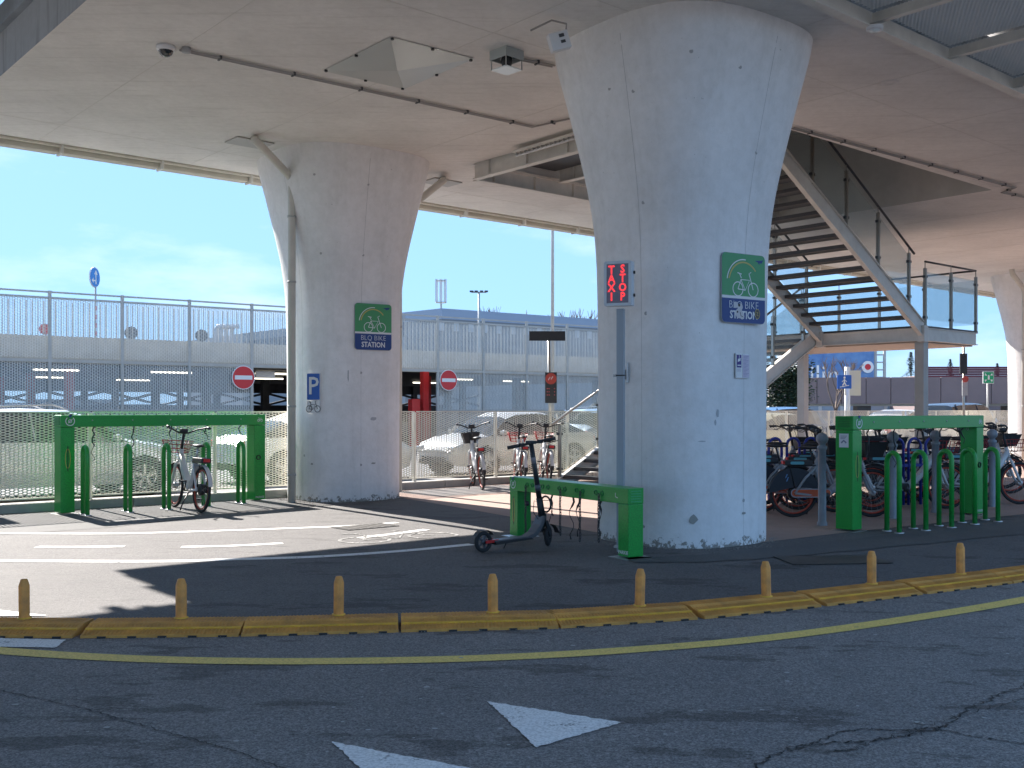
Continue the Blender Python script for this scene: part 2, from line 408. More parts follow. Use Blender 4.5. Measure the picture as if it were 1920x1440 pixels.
# ------------------------------------------------------------------ ground
g = MB(); g.quad((-900, -300, 0), (900, -300, 0), (900, 1500, 0), (-900, 1500, 0)); struct(g, 'ground', M_ground)
FR = [(-6.2, 7.15), (-4.9, 6.95), (-3.86, 6.84), (-2.83, 6.80), (-1.79, 6.85), (-.75, 6.98), (.33, 7.1), (1.37, 7.42), (2.39, 7.90), (3.36, 8.42), (4.31, 8.94), (5.25, 9.5), (6.2, 10.1), (7.1, 10.75)]
# lane carriageway in front of the divider, service area behind it
from mathutils.geometry import tessellate_polygon
def sheet(name, pts, z, mt):
    m = MB(); m.v = [Vector((p[0], p[1], z)) for p in pts]
    for t in tessellate_polygon([[Vector((p[0], p[1], 0)) for p in pts]]):
        a, b, c = (m.v[k] for k in t)
        m.f.append(tuple(t) if (b-a).cross(c-a).z > 0 else tuple(reversed(t))); m.sm.append(False)
    return struct(m, name, mt)
poly = [(-60, -40), (60, -40), (60, 30), (7.1, 10.95)] + [(x, y+.2) for x, y in reversed(FR)] + [(-60, 9)]
sheet('road', poly, .004, M_road)
kx = lambda a, b: UW(a, b)
kb = -16.0
side = [(x, y+.2) for x, y in FR] + [(16, 15.2), UW(60, -6), UW(60, kb), UW(-14, kb), (-60, 9)]
sheet('service_yard', side, .006, M_side)
pk = [G(700, 925), G(930, 965), G(1122, 1000), G(1300, 1030), G(1432, 1018), G(1583, 1000), G(1920, 965), UW(60, -8), UW(60, kb), UW(11.2, kb)]
sheet('pink_pavement', pk, .009, M_pink)
pt = [G(-260, 1010), G(-200, 962)+Vector((0, 0, 0)), UW(2, kb), UW(8.2, kb), G(575, 948), G(470, 958), G(200, 991), G(0, 1004)]
sheet('asphalt_patch', pt, .009, M_patch)
# resurfaced band that runs along the pink paving on the right
bd = smooth([G(1180, 1052), G(1330, 1048), G(1470, 1036), G(1650, 1018), G(1920, 990), G(2300, 950)], 6)
m = MB().strip(bd, [.35+.05*math.sin(k*1.7)+.02*k for k in range(len(bd))], .012); struct(m, 'resurfaced_band', M_patch)
# tactile paving with studs beside the left column
tp = MB(); st = MB(); k0 = 0
tb0, tb1, ta0, ta1 = -15.75, -14.35, 10.6, 13.2
tp.v = [UW(ta0, tb0, .012), UW(ta1, tb0, .012), UW(ta1, tb1, .012), UW(ta0, tb1, .012)]; tp.f.append((3, 2, 1, 0)); tp.sm.append(False)
tpo = struct(tp, 'tactile_paving', mat('tactile_grey', (.25, .23, .22), .8, var=.2, vscale=4))
a = ta0+.04
while a < ta1:
    b = tb0+.04
    while b < tb1:
        p = UW(a, b); st.lathe([(.016, .012), (.010, .018), (0.0005, .018)], (p.x, p.y, 0), 6); b += .07
    a += .07
so = st.build('studs', mat('tactile_grey2', (.30, .28, .27), .8), tpo); so['kind'] = 'stuff'

# kerb stones under the fence
kerb = thing('kerb', None, None); kerb['kind'] = 'structure'
stone = MB().box((.498, 0, .07), (.99, .30, .14)); so = stone.build('kerb_stone', M_kerb, kerb, bevel=.012)
stone_me = so
for k in range(44):
    o = so if k == 0 else so.copy()
    if k: COL.objects.link(o); o.parent = kerb
    p = UW(-2+k*1.0, kb-.15+random.uniform(-.004, .004)); o.location = (p.x, p.y, random.uniform(-.006, .004)); o.rotation_euler = (0, 0, UANG+random.uniform(-.004, .004))

# painted markings
def paint(name, mb, m): return struct(mb, name, m)
yl = smooth([G(-250, 1196), G(0, 1222), G(250, 1237), G(500, 1242), G(750, 1240), G(950, 1234), G(1166, 1221.6), G(1431, 1199), G(1697, 1163), G(1920, 1126), G(2200, 1072)], 8)
paint('yellow_edge_line', MB().strip(yl, .155, .008), M_yline)
w1 = smooth([G(-200, 1050), G(0, 1053), G(300, 1054), G(450, 1050), G(600, 1045), G(760, 1034), G(885, 1022)], 8)
paint('cycle_lane_line', MB().strip(w1, .15, .010), M_white)
w2 = smooth([G(-200, 1000), G(0, 1001), G(225, 1001.5), G(450, 995), G(650, 987.5), G(745, 981)], 8)
paint('cycle_lane_line', MB().strip(w2, .13, .010), M_white)
for d in ([G(68, 1027), G(150, 1027), G(233, 1026)], [G(340, 1027), G(430, 1025), G(530, 1020)], [G(672, 1010), G(740, 1002), G(800, 994)]):
    paint('lane_dash', MB().strip(smooth(d, 4), .13, .010), M_white)
def tri(name, pts, mt, z=.009):
    m = MB(); m.quad(*[Vector((p[0], p[1], z)) for p in pts]); return paint(name, m, mt)
def ragged(pts, amp=.012, step=.02):
    out = []; n = len(pts)
    for k in range(n):
        a, b = Vector(pts[k][:2]), Vector(pts[(k+1) % n][:2]); c = max(2, int((b-a).length/step))
        for j in range(c): out.append(a.lerp(b, j/c) + Vector((random.uniform(-amp, amp), random.uniform(-amp, amp))))
    return out
def fan(name, pts, mt, z):
    return sheet(name, ragged(pts, .006), z, mt)
fan('give_way_triangle', [G(915, 1318), G(1166, 1358), G(1005, 1405)], M_white, .009)
fan('give_way_triangle', [G(622, 1394), G(893, 1446), G(735, 1500)], M_white, .009)
fan('give_way_triangle', [G(250, 1465), G(560, 1530), G(400, 1600)], M_white, .009)
fan('white_stripe', [G(-150, 1196), G(124, 1202), G(104, 1217), G(-150, 1213)], M_white, .010)
fan('white_stripe', [G(-150, 1140), G(0, 1147), G(92, 1157), G(-150, 1160)], M_white, .013)
# worn bicycle symbol in the cycle lane
bk = MB(); c0 = G(765, 1013); ux = Vector((.86, .5)); uy = Vector((-.5, .86))
def onroad(pts, w, closed=False):
    q = [Vector((c0.x, c0.y)) + ux*p[0]*1.5 + uy*p[1]*1.5 for p in pts]
    if closed: q = q + [q[0]]
    bk.strip([(p.x, p.y) for p in q], w, .0105)
for c in BIKE_LINES(0, 0, 1): onroad(c, .045)
onroad(circ(-.30, .14, .19), .045, True); onroad(circ(.28, .14, .19), .045, True)
paint('bicycle_symbol', bk, M_whiteo)
# cracks
def crack(name, pts, w, jit, n=26):
    s = smooth(pts, n); q = [(p[0]+random.uniform(-jit, jit), p[1]+random.uniform(-jit, jit)) for p in s]
    struct(MB().strip(q, [w*random.uniform(.2, 1.25) for _ in q], .0088), name, M_darkgap)
crack('road_crack', [G(-60, 1285), G(150, 1330), G(320, 1378), G(450, 1415), G(600, 1470)], .009, .012)
crack('road_crack', [G(1410, 1445), G(1500, 1402), G(1640, 1390), G(1760, 1368), G(1830, 1325), G(1930, 1285)], .014, .022)
crack('road_crack', [G(1500, 1404), G(1600, 1372), G(1700, 1372), G(1760, 1366)], .010, .020)
crack('road_crack', [G(1690, 1378), G(1760, 1372), G(1840, 1386), G(1930, 1398)], .010, .016)
crack('road_crack', [G(1560, 1412), G(1600, 1408), G(1660, 1385), G(1800, 1345), G(1925, 1310)], .006, .022)
# chewing gum spots
gum = MB()
for _ in range(46):
    u, v = random.uniform(20, 1900), random.uniform(1175, 1420); p = G(u, v); r = random.uniform(.006, .018)
    gum.v += []; i = len(gum.v); n = 7
    for k in range(n): gum.v.append(Vector((p.x+r*random.uniform(.7, 1.5)*math.cos(2*PI*k/n), p.y+r*random.uniform(.7, 1.2)*math.sin(2*PI*k/n), .0092)))
    gum.f.append(tuple(range(i, i+n))); gum.sm.append(False)
tag(gum.build('gum_spots', mat('gum', (.38, .37, .35), .8)), kind='stuff')
gr = MB(); rg = random.Random(5)
def pebble(x, y, r, z=.006):
    i = len(gr.v); a = rg.uniform(0, 6)
    for k in range(3): gr.v.append(Vector((x+r*math.cos(a+2.1*k), y+r*math.sin(a+2.1*k), z)))
    gr.v.append(Vector((x, y, z+r*.9))); gr.f += [(i, i+1, i+3), (i+1, i+2, i+3), (i+2, i, i+3)]; gr.sm += [False]*3
for _ in range(900):
    k = rg.randrange(len(FR)-2); t = rg.random(); x = FR[k][0]*(1-t)+FR[k+1][0]*t; y = FR[k][1]*(1-t)+FR[k+1][1]*t
    pebble(x, y-abs(rg.gauss(0, .07)) if rg.random() < .6 else y+.37+abs(rg.gauss(0, .08)), rg.uniform(.002, .006), .008)
for (cx_, cy_) in ((-2.87, 17.7), (1.97, 12.1)):
    for _ in range(260):
        a = rg.uniform(-PI, 0); r = .98+abs(rg.gauss(0, .08)); pebble(cx_+r*math.cos(a), cy_+r*math.sin(a), rg.uniform(.004, .014), .01)
for _ in range(500):
    a = rg.uniform(0, 10); b = kb+.03+abs(rg.gauss(0, .12)); p = UW(a, b); pebble(p.x, p.y, rg.uniform(.004, .012), .01)
tag(gr.build('loose_grit', mat('grit', (.28, .26, .23), .9, var=.4, vscale=20)), kind='stuff')
# inspection covers
def cover(u, v, w, d, rz, nm='inspection_cover', slots=True):
    p = G(u, v); o = thing(nm, None, None, (p.x, p.y, 0), rz); o['kind'] = 'structure'
    MB().box((0, 0, .011 if slots else .0145), (w, d, .008 if slots else .004)).build('frame', mat('iron', (.09, .085, .08), .6, .5, var=.3), o)
    if slots:
        s = MB()
        for k in range(7): s.box((-w/2+w*(k+.5)/7, 0, .0165), (w/14, d*.8, .003))
        s.build('slots', M_darkgap, o)
cover(685, 989, .75, .42, UANG)
cover(1560, 1052, 1.0, .55, .1, slots=False)

# ------------------------------------------------------------------ lane divider modules and posts
def divider(i, p0, p1):
    a = Vector((*p0, 0)); b = Vector((*p1, 0)); d = b-a; ln = d.length - (.05 if i in (2, 6, 7, 8) else .012)
    names = ['beyond the left frame edge', 'at the far left edge of the photo', 'left of the second yellow post', 'carrying the second yellow post', 'carrying the third yellow post', 'carrying the post in front of the scooter', 'carrying the post nearest the scooter rack', 'carrying the post below the right column', 'carrying the second post from the right', 'carrying the rightmost post', 'leaving the picture at the right', 'past the right edge', 'far past the right edge']
    o = thing('lane_divider', 'ribbed yellow rubber lane divider segment ' + names[i % len(names)], 'lane divider', a, math.atan2(d.y, d.x), 'yellow lane divider segments along the kerbless lane')
    prof = [(0, 0), (0, .022), (.16, .062), (.18, .070), (.33, .070), (.345, .0)]
    m = MB(); n = len(prof)
    for x in (0.006, ln): m.v += [Vector((x, y, z)) for y, z in prof]
    m.f = [tuple(reversed(range(n))), tuple(range(n, 2*n))] + [(k, k+1, n+k+1, n+k) for k in range(n-1)]
    m.f = [tuple(reversed(f)) for f in m.f]
    m.sm = [False]*len(m.f); m.build('base', M_div, o)
    r = MB(); k = .02
    while k < ln-.015:
        r.beam((k, .012, .027), (k, .155, .063), .009, .006); r.beam((k, .20, .0715), (k, .325, .0715), .009, .005); k += .025
    ro = r.build('ribs', M_div, o); ro['kind'] = 'stuff'
    MB().beam((.01, .085, .0475), (ln-.004, .085, .0475), .020, .010, up=(0, -.24, .97)).build('stripe', M_divs, o)
    f = MB()
    for q in (.14, .33, .52, .71, .90): f.box((q*ln, -.003, .008), (.055, .02, .016)); f.box((q*ln, .345, .055), (.035, .012, .02))
    fo = f.build('notches', M_black, o); fo['kind'] = 'stuff'
    return o
for i in range(len(FR)-1): divider(i, FR[i], FR[i+1])
def post_proto():
    o = thing('divider_post', 'yellow post', 'bollard', group='yellow posts standing on the lane divider')
    pr = [(.038, 0), (.038, .225), (.026, .262), (.022, .270), (.0005, .272)]
    MB().lathe(pr, seg=8).build('shaft', M_post, o, bevel=.003)
    MB().lathe([(.048, 0), (.048, .008), (.037, .010)], seg=12).build('foot', M_divs, o)
    return o
pp = post_proto(); lab = ['leftmost yellow post on the divider, at the sunlit left edge', 'second yellow post from the left, tip of the shadow beside it', 'third yellow post from the left, in the shaded middle', 'yellow post in front of the electric scooter, scuffed at its foot', 'yellow post standing below the green scooter rack', 'yellow post below the right edge of the big column', 'scratched yellow post, second from the right', 'rightmost yellow post on the divider']
for i, (u, v) in enumerate([(43, 1161), (338, 1160), (634, 1154), (924, 1149), (1200, 1137), (1438, 1119.6), (1636, 1095.7), (1803, 1077)]):
    p = G(u, v, .07); place(pp, i == 0, lab[i], (p.x, p.y+.02, .07), random.uniform(0, 1), tilt=random.uniform(-.035, .035))

# ------------------------------------------------------------------ road deck overhead
A0, A1, B0, B1 = 3.6, 60.0, -17.2, -6.1       # B0 far edge, B1 near edge
OA0, OA1, OB0, OB1 = 11.0, 19.8, -13.9, -9.1  # stair opening
ZC = 5.68; ZT = 6.24
deck = thing('road_deck', 'wide pale concrete road deck overhead carried by the white columns', 'bridge', UW(A0, B0, ZC))
d = MB(); As = [A0, OA0, OA1, A1]; Bs = [B0, OB0, OB1, B1]
for i in range(3):
    for j in range(3):
        if i == 1 and j == 1: continue
        q = [(As[i], Bs[j]), (As[i+1], Bs[j]), (As[i+1], Bs[j+1]), (As[i], Bs[j+1])]
        d.quad(*[UW(a, b, ZC) for a, b in q]); d.quad(*[UW(a, b, ZT) for a, b in reversed(q)])
def wallq(m, a0, b0, a1, b1, z0, z1): m.quad(UW(a0, b0, z0), UW(a1, b1, z0), UW(a1, b1, z1), UW(a0, b0, z1))
d.build('slab', M_deck, deck, world=True)
e = MB()
wallq(e, A0, B1, A0, B0, ZC, ZT); wallq(e, A0, B0, A1, B0, ZC, ZT); wallq(e, A1, B0, A1, B1, ZC, ZT); wallq(e, A1, B1, A0, B1, ZC, ZT)
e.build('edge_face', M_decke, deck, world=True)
jn = MB()
for b in (-15.9, -8.9, -7.5):
    jn.beam(UW(A0+.1, b, ZC-.0015), UW(A1-.5, b, ZC-.0015), .007, .003)
for k in range(22):
    a = A0+1.3+2.44*k
    for b0_, b1_ in (((B0+.1, OB0-.3), (OB1+.1, B1-.1)) if OA0-.2 < a < OA1+.2 else ((B0+.1, B1-.1),)):
        jn.beam(UW(a, b0_, ZC-.0018), UW(a, b1_, ZC-.0018), .006, .003)
jo = jn.build('board_joints', mat('board_joint', (.66, .63, .59), .8), deck, world=True); jo['kind'] = 'stuff'
# shaft of the stair opening and the roof over it
sh = MB(); ZR = 7.6
wallq(sh, OA0, OB0, OA1, OB0, ZC, ZR); wallq(sh, OA1, OB0, OA1, OB1, ZC, ZR); wallq(sh, OA1, OB1, OA0, OB1, ZC, ZR); wallq(sh, OA0, OB1, OA0, OB0, ZC, ZR)
sh.build('shaft_wall', mat('shaft_grey', (.62, .61, .58), .6, var=.1), deck, world=True)
MB().box(UW((OA0+OA1)/2, (OB0+OB1)/2, ZR+.05), (OA1-OA0+.3, OB1-OB0+.3, .1), UANG).build('shaft_roof', mat('shaft_roof', (.62, .62, .60), .6, var=.1), deck, world=True)
jt = MB()
for a in (12.9, 14.9, 16.9, 18.7): jt.beam(UW(a, OB0+.02, ZR-.03), UW(a, OB1-.02, ZR-.03), .05, .05)
jt.build('roof_joint', M_dark, deck, world=True)
MB().box(UW(12.0, -11.5, 5.88), (1.75, 4.7, .10), UANG).build('upper_floor', mat('corrugated_dark', (.05, .052, .058), .5, var=.2), deck, world=True)
for a, b, a2, b2 in ((11.06, OB0+.02, 11.06, OB1-.02), (12.95, OB0+.1, 12.95, OB1-.02), (11.1, OB0-.05, 15.2, OB0-.05)):
    z0 = 5.43 if a != 12.95 else 5.62
    b_ = MB(); b_.beam(UW(a, b, z0+.145), UW(a2, b2, z0+.145), .02, .27); b_.beam(UW(a, b, z0), UW(a2, b2, z0), .13, .018); b_.beam(UW(a, b, z0+.28), UW(a2, b2, z0+.28), .13, .018)
    ln = math.hypot(a2-a, b2-b); k = .4
    while k < ln:
        t = k/ln; b_.beam(UW(a+(a2-a)*t, b+(b2-b)*t, z0+.012), UW(a+(a2-a)*t, b+(b2-b)*t, z0+.268), .012 if a == a2 else .11, .11 if a == a2 else .012, up=(UX, UY, 0)); k += .95
    b_.build('channel_beam', M_cchan, deck, world=True)
# fascia panels hung under the far edge and the end
for k in range(24):
    a = 3.65+1.62*k; f = MB()
    f.box(UW(a+.80, B0-.06, ZC-.03), (1.598, .20, .17), UANG); f.box(UW(a+.80, B0+.10, ZC+.0-.02), (1.598, .10, .04), UANG)
    f.build('fascia_panel', M_fascia, deck, world=True, bevel=.012)
    MB().box(UW(a, B0+.02, ZC-.05), (.035, .26, .19), UANG).build('fascia_bracket', M_cchan, deck, world=True)
e2 = MB(); e2.box(UW(A0-.03, (B0+B1)/2, ZT+.10), (.10, B1-B0, .25), UANG); e2.build('end_flashing', mat('zinc', (.30, .33, .36), .45, .3, var=.3, vscale=2), deck, world=True)
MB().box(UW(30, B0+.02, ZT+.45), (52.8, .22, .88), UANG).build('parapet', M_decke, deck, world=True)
# neighbouring deck to the left, seen only at the top left corner
nd = thing('neighbour_deck', 'second higher deck slab past the end of the main deck, top left corner', 'bridge', UW(3.3, -16.8, 6.5))
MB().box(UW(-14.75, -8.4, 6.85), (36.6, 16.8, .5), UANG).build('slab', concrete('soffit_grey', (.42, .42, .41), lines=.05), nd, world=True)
MB().beam(UW(3.2, -16.6, 6.5), UW(3.2, -2, 6.5), .10, .20).build('edge_beam', M_steelg, nd, world=True)
MB().tube([UW(3.0, -16.6, 6.36), UW(3.0, -2, 6.36)], .07, 10).build('drain_pipe', M_pipe, nd, world=True)

# ------------------------------------------------------------------ columns
PROF = [(0, .955), (1.0, .955), (2.2, .96), (2.9, .968), (3.4, .985), (3.8, 1.03), (4.2, 1.11), (4.6, 1.205), (5.0, 1.305), (5.4, 1.41), (5.68, 1.49)]
def prof_r(z):
    for (z0, r0), (z1, r1) in zip(PROF, PROF[1:]):
        if z <= z1: return r0+(r1-r0)*(z-z0)/(z1-z0)
    return PROF[-1][1]
CANG = math.radians(37)
def sup(t, r, n=2.9):
    c, s = math.cos(t), math.sin(t); k = (abs(c)**n+abs(s)**n)**(-1/n); return r*k*c/1.105, r*k*s/1.105
o_face = {}
def column(cx, cy, label, seams, holes, name='concrete_column', marks=()):
    o = thing(name, label, 'column', (cx, cy, 0), CANG, 'white flared columns carrying the deck')
    m = MB(); seg = 72; zs = []
    for (z0, _), (z1, _) in zip(PROF, PROF[1:]):
        for k in range(4): zs.append(z0+(z1-z0)*k/4)
    zs.append(ZC+.01)
    # smooth radius by averaging
    rs = [sum(prof_r(min(max(z+q*.12, 0), 5.68)) for q in range(-2, 3))/5 for z in zs]
    for z, r in zip(zs, rs):
        for j in range(seg):
            x, y = sup(2*PI*j/seg, r); m.v.append(Vector((x, y, z)))
    for k in range(len(zs)-1):
        for j in range(seg):
            j2 = (j+1) % seg; m.f.append((k*seg+j, k*seg+j2, (k+1)*seg+j2, (k+1)*seg+j)); m.sm.append(True)
    m.build('shaft', M_col, o)
    def onsurf(wang, z, off):                      # wang: world angle seen from the axis
        t = wang - CANG; zz = min(max(z, 0), 5.66); r = sum(prof_r(min(max(zz+q*.12, 0), 5.68)) for q in range(-2, 3))/5
        x, y = sup(t, r+off); return Vector((x, y, z))
    for wa in seams:
        s = MB(); pz = [k*.25 for k in range(23)]; i0 = 0
        for z in pz:
            s.v += [onsurf(wa-.0022, z, .0015), onsurf(wa+.0022, z, .0015)]
        for k in range(len(pz)-1): s.f.append((2*k, 2*k+1, 2*k+3, 2*k+2)); s.sm.append(False)
        s.build('formwork_seam', mat('seam', (.42, .42, .41), .8), o)
    for wa, z in holes:
        c = onsurf(wa, z, .001); n = (onsurf(wa, z, .1)-c).normalized(); q = n.to_track_quat('Z', 'Y').to_matrix()
        h = MB(); h.v = [c]+[c+q@Vector((.021*math.cos(2*PI*k/10), .021*math.sin(2*PI*k/10), .001)) for k in range(10)]
        for k in range(10): h.f.append((0, k+1, (k+1) % 10+1)); h.sm.append(False)
        h.build('tie_hole', mat('tie_hole', (.42, .41, .40), .9), o)
    def on_face(u, z, off=0.):                      # point of the visible skin met by image column u, with its outward angle
        best = None
        for k in range(-175, 0):
            w = math.radians(k); q = onsurf(w, z, off); q = Vector((cx, cy, 0)) + Matrix.Rotation(CANG, 3, 'Z') @ q
            e = abs(960+F*q.x/q.y - u)
            n1 = onsurf(w+.03, z, off); n0 = onsurf(w-.03, z, off); tg = Matrix.Rotation(CANG, 3, 'Z') @ (n1-n0)
            nr = Vector((tg.y, -tg.x, 0)).normalized()
            if nr.dot(-Vector((q.x, q.y, 0))) < 0: continue
            if best is None or e < best[0]: best = (e, q, nr)
        q, nr = best[1], best[2]; return q, math.atan2(nr.x, -nr.y)
    o_face[label] = on_face
    def patch(u, z, pts, mt, nm):
        q, an = on_face(u, z, .003); m = MB(); m.plate(pts, -.002, .0); x = m.build(nm, mt, o)
        mm = TR[o.name].inverted() @ (Matrix.Translation(q) @ Matrix.Rotation(an, 4, 'Z')); x.location = mm.to_translation(); x.rotation_euler = mm.to_euler()
    for u, z, w_, h_, nm in marks:
        rr = random.Random(u); patch(u, z, [(w_*(.7+.5*rr.random())*math.cos(2*PI*k/9), h_*(.7+.5*rr.random())*math.sin(2*PI*k/9)) for k in range(9)], mat('bare_concrete' if nm == 'bare_patch' else 'scuff', (.34, .33, .30) if nm == 'bare_patch' else (.45, .45, .46), .9), nm)
    return o, onsurf
CA = (-2.87, 17.7); CB = (1.97, 12.1); CC = (16.5, 32.4)
colA, sA = column(*CA, 'white flared concrete column at left with the drainpipe down its side', [math.radians(a) for a in (-62, -128)], [(math.radians(-62), z) for z in (.6, 2.1, 2.75, 4.0, 5.1)] + [(math.radians(-100), z) for z in (4.0, 5.2)] + [(math.radians(-125), .75)], marks=[(652, 2.05, .012, .12, 'scuff'), (700, 1.35, .07, .03, 'scuff'), (585, .62, .03, .014, 'bare_patch'), (700, .62, .05, .014, 'bare_patch')])
faceA = o_face['white flared concrete column at left with the drainpipe down its side']
colB, sB = column(*CB, 'big white flared column at centre right with the bike sign on it', [math.radians(a) for a in (-128, -48)], [(math.radians(-124), z) for z in (2.55, 3.75, 4.9)] + [(math.radians(-48), z) for z in (.5, 2.7, 4.3)] + [(math.radians(-95), 5.2), (math.radians(-70), 5.1), (math.radians(-140), 5.0)], marks=[(1298, .32, .05, .055, 'bare_patch'), (1345, 1.46, .02, .05, 'scuff'), (1342, 1.36, .012, .03, 'scuff'), (1316, 1.16, .05, .006, 'scuff'), (1395, .36, .03, .014, 'bare_patch'), (1205, .22, .03, .02, 'bare_patch')])
faceB = o_face['big white flared column at centre right with the bike sign on it']
colC, sC = column(*CC, 'farthest white flared column, at the right edge behind the landing', [math.radians(-120)], [(math.radians(-110), z) for z in (3, 3.9)])

# drain pipes
def pipe(name, label, pts, r, clips, grp='drainpipes running down from the deck'):
    o = thing(name, label, 'drainpipe', (pts[-1][0], pts[-1][1], 0), group=grp)
    n = []
    for k, p in enumerate(pts): n.append(Vector(p))
    # rounded bends
    out = [n[0]]
    for k in range(1, len(n)-1):
        a = n[k] + (n[k-1]-n[k]).normalized()*.11; b = n[k] + (n[k+1]-n[k]).normalized()*.11
        for t in (0, .25, .5, .75, 1): out.append(a*(1-t)**2 + n[k]*2*t*(1-t) + b*t*t)
    out.append(n[-1])
    MB().tube(out, r, 16).build('tube', M_pipe, o, world=True)
    for z in clips:
        p = n[-1]; MB().lathe([(r+.001, z-.015), (r+.009, z-.015), (r+.009, z+.015), (r+.001, z+.015)], (p.x, p.y, 0), 16).build('clip', M_steelg, o, world=True)
    return o
pA = G(549, 946); pA = Vector((-3.56, 16.78, 0))
pipe('drainpipe', 'cream drainpipe bending from the deck down the left column', [CE(478, 262, 5.70), CE(478, 262, 5.56), Vector((-3.54, 16.72, 5.22)), Vector((-3.54, 16.72, 0.0))], .062, (1.55, 3.55, .45, 4.6))
MB().beam(Vector((-3.48, 16.8, .75)), Vector((-3.3, 17.0, .75)), .012, .012)
pipe('drainpipe', 'short bent drainpipe at the back of the left column', [CE(832, 338, 5.69), CE(832, 338, 5.52), Vector((-1.86, 18.65, 5.1)), Vector((-2.06, 18.9, 4.4)), Vector((-2.06, 18.9, 0))], .062, (3.0,))
pipe('drainpipe', 'cream drainpipe on the farthest column at the right edge', [Vector((14.9, 31.0, 5.69)), Vector((14.9, 31.0, 5.56)), Vector((15.35, 31.15, 5.1)), Vector((15.35, 31.15, 0))], .075, (1.6, 3.3))
for u, v, lab_ in ((468, 268, 'square drain plate above the tall left drainpipe'), (828, 342, 'drain plate above the short bent pipe')):
    p = CE(u, v, 5.665); tag(MB().box(p, (.62, .45, .02), UANG).build('drain_plate', mat('plate_grey', (.46, .45, .43), .5), bevel=.004), lab_, 'drain plate')

# ------------------------------------------------------------------ fittings on the ceiling
def clipbox(mb, p, s=.03): mb.box(p, (s, s, .03), UANG)
def conduit(label, pts, r=.012, grp='conduits clipped under the deck', twin=.04):
    o = thing('conduit', label, 'conduit', pts[0], group=grp)
    for k in ((-1, 1) if twin else (0,)):
        off = Vector((-.4*twin*k, .5*twin*k, 0)) if twin else Vector((0, 0, 0))
        MB().tube([Vector(p)+off for p in pts], r, 6).build('tube', mat('conduit_pvc', (.36, .34, .32), .5), o, world=True)
    c = MB()
    for a, b in zip(pts, pts[1:]):
        a = Vector(a); b = Vector(b); n = max(1, int((b-a).length/.75))
        for k in range(n): c.box(a.lerp(b, (k+.5)/n)+Vector((0, 0, .0)), (.022, .09, .04), math.atan2((b-a).y, (b-a).x))
    c.build('clips', M_dark, o, world=True); return o
zc = 5.655
conduit('long conduit running from the dome camera across the ceiling', [CE(338, 93, zc), CE(735, 180, zc), CE(1000, 238, zc), CE(1075, 221, zc)])
conduit('conduit on the ceiling above the staircase', [CE(1486, 240, zc), CE(1903, 352, zc), CE(1880, 361, zc), CE(1960, 378, zc)])
conduit('short conduit between the lamp and the junction box', [CE(975, 111, zc), CE(1038, 124, zc)])
dc = thing('dome_camera', 'white dome security camera at the start of the conduit', 'camera', CE(311, 86, 5.68))
MB().lathe([(.0, -.0), (.105, -.0), (.11, -.03), (.10, -.055), (.085, -.06)], seg=24).build('housing', M_swhite, dc)
MB().lathe([(.085, -.058), (.07, -.095), (.04, -.12), (.0005, -.128)], seg=20).build('dome', M_cglass, dc)
MB().lathe([(.0, 0), (.05, 0), (.05, -.06), (.0, -.062)], (.22, .05, 0), 16).build('connector', mat('pl_grey', (.36, .36, .36), .5), dc)
# pyramid shaped hatch plate
hp = [CE(732, 69, 5.672), CE(890, 110, 5.672), CE(758, 167, 5.672), CE(605, 133, 5.672)]
ht = thing('hatch_cover', 'shallow metal pyramid hatch cover on the ceiling', 'hatch', hp[3])
c = sum(hp, Vector())/4; c.z = 5.60; m = MB()
for k in range(4): m.quad(hp[k], hp[(k+1) % 4], c)
m.build('cover', mat('hatch_paint', (.50, .50, .46), .32, .2), ht, world=True)
for k in range(4):
    for t in (0.02, .5):
        p = hp[k].lerp(hp[(k+1) % 4], t); p = p.lerp(c, .03); p.z = 5.664
        MB().lathe([(.02, -.012), (.02, .012)], p, 8).lathe([(.0005, -.012), (.02, -.012)], p, 8).build('bolt', M_black, ht, world=True)
# camera lamp box
p = CE(950, 96, 5.68); p.z = 5.68
lb = thing('ceiling_lamp', 'square grey lamp housing with glass cage under the ceiling', 'lamp', p, .75)
fr = MB()
for sx, sy in ((1, 0), (-1, 0), (0, 1), (0, -1)): fr.box((sx*.135, sy*.135, -.055), (.012 if sx else .282, .012 if sy else .258, .11))
fr.build('housing', mat('lamp_grey', (.40, .43, .42), .4), lb)
MB().box((0, 0, -.22), (.25, .25, .012)).build('lens', mat('lens_white', (.8, .85, .85), .2), lb)
w_ = MB()
for sx in (-1, 1):
    for sy in (-1, 1): w_.box((sx*.125, sy*.125, -.165), (.01, .01, .12))
w_.build('cage', M_steelg, lb)
MB().tube([(-.05, 0, -.03), (-.06, .04, -.10), (.02, .05, -.15), (.07, -.02, -.12), (.05, -.04, -.04)], .008, 6).build('cable', M_swhite, lb)
MB().lathe([(.05, -.02), (.07, -.12), (.05, -.19), (.001, -.2)], seg=14).build('bulb_holder', M_black, lb)
jp = CE(1050, 108, 5.55)
jb = thing('junction_box', 'white electrical box where the big column meets the ceiling', 'electrical box', Vector((.50, 11.08, 5.42)), math.radians(25))
MB().box((0, 0, 0), (.22, .10, .19)).build('box', M_swhite, jb, bevel=.01)
s_ = MB(); s_.box((.03, -.053, .045), (.055, .008, .035)); s_.box((.03, -.053, -.02), (.05, .008, .03)); s_.build('breaker_window', M_dark, jb)
MB().tube([(.10, .0, .06), (.14, 0, .16), (.0, .02, .24), (-.25, .05, .20)], .011, 6).build('cable', mat('conduit_pvc', (.36, .34, .32), .5), jb)
jb.rotation_euler = (0, math.radians(-18), math.radians(12))
